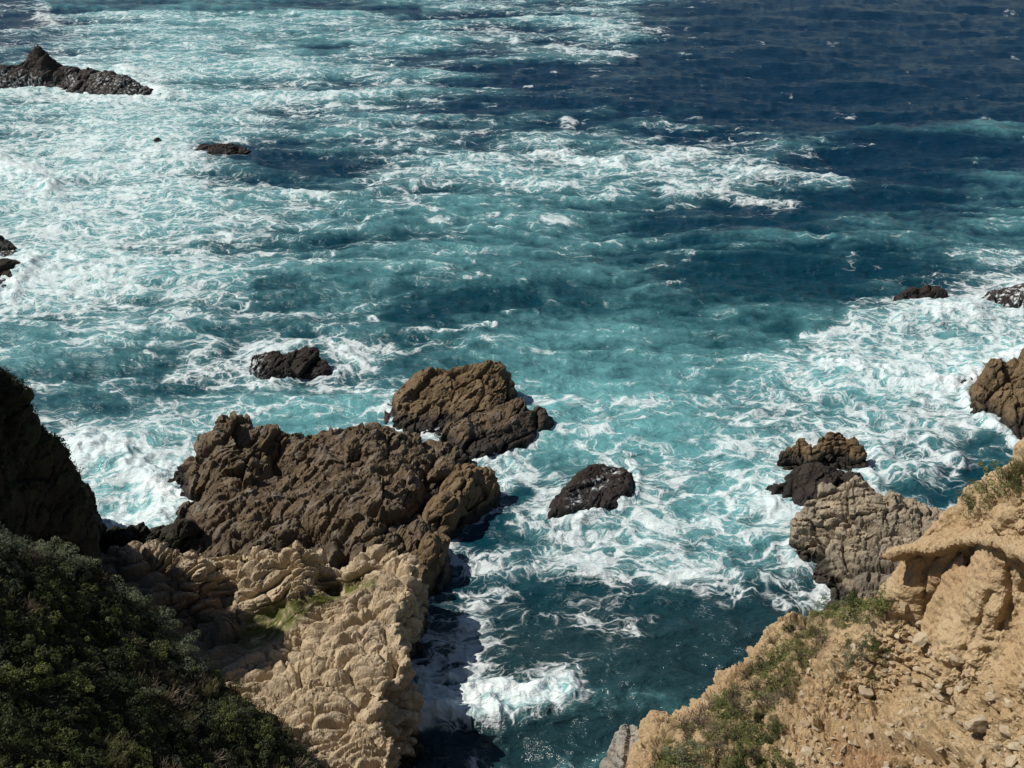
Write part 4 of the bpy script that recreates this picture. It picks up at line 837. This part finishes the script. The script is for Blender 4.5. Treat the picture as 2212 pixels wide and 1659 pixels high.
used = []; n = 0; tries = 0
while n < 75 and tries < 4000:
    tries += 1; u = random.uniform(1385, 1940); v = random.uniform(1290, 1700)
    if not inside(np.array([u]), np.array([v]), np.array(GB, float))[0]: continue
    h = hit(bb, u, v)
    if not h or any((h[0] - q).length < .42 for q in used): continue
    used.append(h[0]); r = random.random(); L = h[0] - h[1] * .08; n += 1
    if r < .42: plant('green_shrub', random.choice(SH + SD), L, random.uniform(.3, .65), 'low green shrub in the strip of growth on the seaward slope of the bluff', 'shrub', 'low shrubs on the seaward slope', True, nrm=h[1])
    elif r < .8: plant('dry_bush', random.choice(TW), L, random.uniform(.5, .95), 'low dry brown bush in the growth on the seaward slope of the bluff', 'bush', 'dry bushes on the seaward slope', nrm=h[1])
    else: plant('grass_tuft', random.choice(GS), L, random.uniform(.4, .8), 'straw coloured grass tuft on the seaward slope of the bluff', 'grass', 'grass tufts on the seaward slope', nrm=h[1])
# ------------------------------------------------------------------ stones on the bluff
def stone_mat():
    t = NT('buff_stone'); pos = t.n('NewGeometry').outputs['Position']; rnd = t.n('ObjectInfo').outputs['Random']
    c = t.mix(rnd, (0.34, 0.26, 0.165), (0.47, 0.40, 0.29)); n = t.noise(pos, 7, 5, 0.65)
    c = t.mix(t.math('MULTIPLY', t.sstep(n, .45, .7), .5), c, (0.3, 0.2, 0.12))
    t.put(t.p.inputs['Base Color'], c); t.p.inputs['Roughness'].default_value = .9; t.p.inputs['Specular IOR Level'].default_value = .2
    t.put(t.p.inputs['Normal'], t.bump(t.noise(pos, 22, 4, .7), .6, .04)); return t.m
M_STONE = stone_mat()
def stone_mesh(seed, res=3):
    import bmesh
    bm = bmesh.new(); bmesh.ops.create_icosphere(bm, subdivisions=res, radius=0.5); me = bpy.data.meshes.new('stone'); bm.to_mesh(me); bm.free()
    V = co(me); rg = np.random.default_rng(seed)
    for _ in range(14):                               # chop flat facets
        n = rg.normal(size=3); n /= np.linalg.norm(n); d = rg.uniform(.2, .38); s = V @ n; V = V - np.outer(np.maximum(s - d, 0), n)
    V *= rg.uniform(.75, 1.2, 3); V += V / .5 * (0.06 * fbm(V * 5 + seed, 3, seed))[:, None]; set_co(me, V)
    me.polygons.foreach_set('use_smooth', np.zeros(len(me.polygons), bool)); me.materials.append(M_STONE); return me
ST = [stone_mesh(700 + i) for i in range(8)]
BIG = [(1955,1300,.75,.4,'flat stone at the foot of the leftmost pillar'),(1992,1372,.85,.6,'large pale stone under the pillars'),(2065,1420,.7,.5,'pale stone at the foot of the gullied wall'),(1865,1485,.65,.4,'pale slab alone on the stony slope'),
 (2040,1500,.6,.6,'block with a dark hollow on its right'),(2112,1558,.85,.65,'biggest pale boulder set above a dark hole at the right'),(1740,1560,.4,.3,'rounded stone beside the bright green shrub'),(2080,1470,.45,.35,'stone beneath the gullied wall, second row'),
 (2110,1450,.4,.3,'angular stone right of the gullied wall foot'),(2030,1475,.45,.3,'oval stone between two pale blocks'),(2190,1640,.6,.45,'pale stone at the lower right corner'),(1985,1340,.35,.3,'small stone wedged above the large pale stone'),
 (1925,1440,.35,.25,'stone on bare soil left of centre slope'),(1960,1400,.4,.3,'stone just left of the large pale stone'),(2150,1500,.35,.3,'stone right of the hollow block'),(1830,1540,.4,.3,'stone in rubble above the rusty hollow'),(1690,1610,.35,.25,'stone at the border of the shrubs near the bottom')]
def put_stone(h, s, fl, label, group, k):
    o = bpy.data.objects.new('stone', ST[k % len(ST)]); COL.objects.link(o); o.location = h[0] + h[1] * s * 0.05
    o.rotation_euler = (random.uniform(-.4, .4), random.uniform(-.4, .4), random.uniform(0, 6.28)); o.scale = (s * random.uniform(.9, 1.3), s * random.uniform(.8, 1.1), s * fl / max(s, .01) if False else s * fl)
    tag(o, label, 'stone', group)
for i, (u, v, s, fl, lab) in enumerate(BIG):
    h = hit(bb, u, v + 6)
    if h: put_stone(h, s, max(fl / s, .6), lab, 'stones set in the sandy bluff', i)
n = 0; tries = 0
STONY = np.array([(1700,1420),(1850,1395),(1950,1350),(2080,1440),(2240,1480),(2240,1690),(1700,1690),(1690,1600),(1740,1480)], float)
placed = []
while n < 270 and tries < 9000:
    tries += 1; u = random.uniform(1640, 2240); v = random.uniform(1290, 1690)
    if not inside(np.array([u]), np.array([v]), STONY)[0] and random.random() > .04: continue
    h = hit(bb, u, v); s = random.choice([.13, .16, .2, .24, .3, .4]) * random.uniform(.8, 1.15)
    if not h or any((h[0] - q).length < (s + r) * .42 for q, r in placed): continue
    placed.append((h[0], s)); put_stone(h, s, random.uniform(.55, .85), 'fist to head sized buff stone bedded in the stony soil of the bluff', 'small stones bedded in the bluff', n); n += 1
# gravel, past counting
rg = np.random.default_rng(800); me = bluff.data; V = co(me); N = vn(me); u, v = proj(V)
k = np.nonzero((poly_mask(u, v, STONY, 50) > rg.uniform(0.1, 1, len(V))) | (rg.uniform(0, 1, len(V)) > .985))[0]; k = rg.choice(k, 7000); base = stone_mesh(790, 1); bv = co(base); bf = np.array([tuple(p.vertices) for p in base.polygons])
sz = rg.uniform(.025, .085, len(k)) * rg.choice([1, 1, 1.5], len(k)); an = rg.uniform(0, 6.28, len(k)); ca, sa = np.cos(an), np.sin(an)
Q = np.stack([bv[None, :, 0] * ca[:, None] - bv[None, :, 1] * sa[:, None], bv[None, :, 0] * sa[:, None] + bv[None, :, 1] * ca[:, None], np.repeat(bv[None, :, 2] * .8, len(k), 0)], 2) * sz[:, None, None] + V[k][:, None]
FF = (bf[None] + (np.arange(len(k)) * len(bv))[:, None, None]).reshape(-1, 3)
gm = mesh_np('gravel', Q.reshape(-1, 3), FF, True, 3); o = add_obj('gravel', gm, M_STONE); tag(o, 'loose buff gravel strewn over the stony bluff slope', 'gravel', kind='stuff')
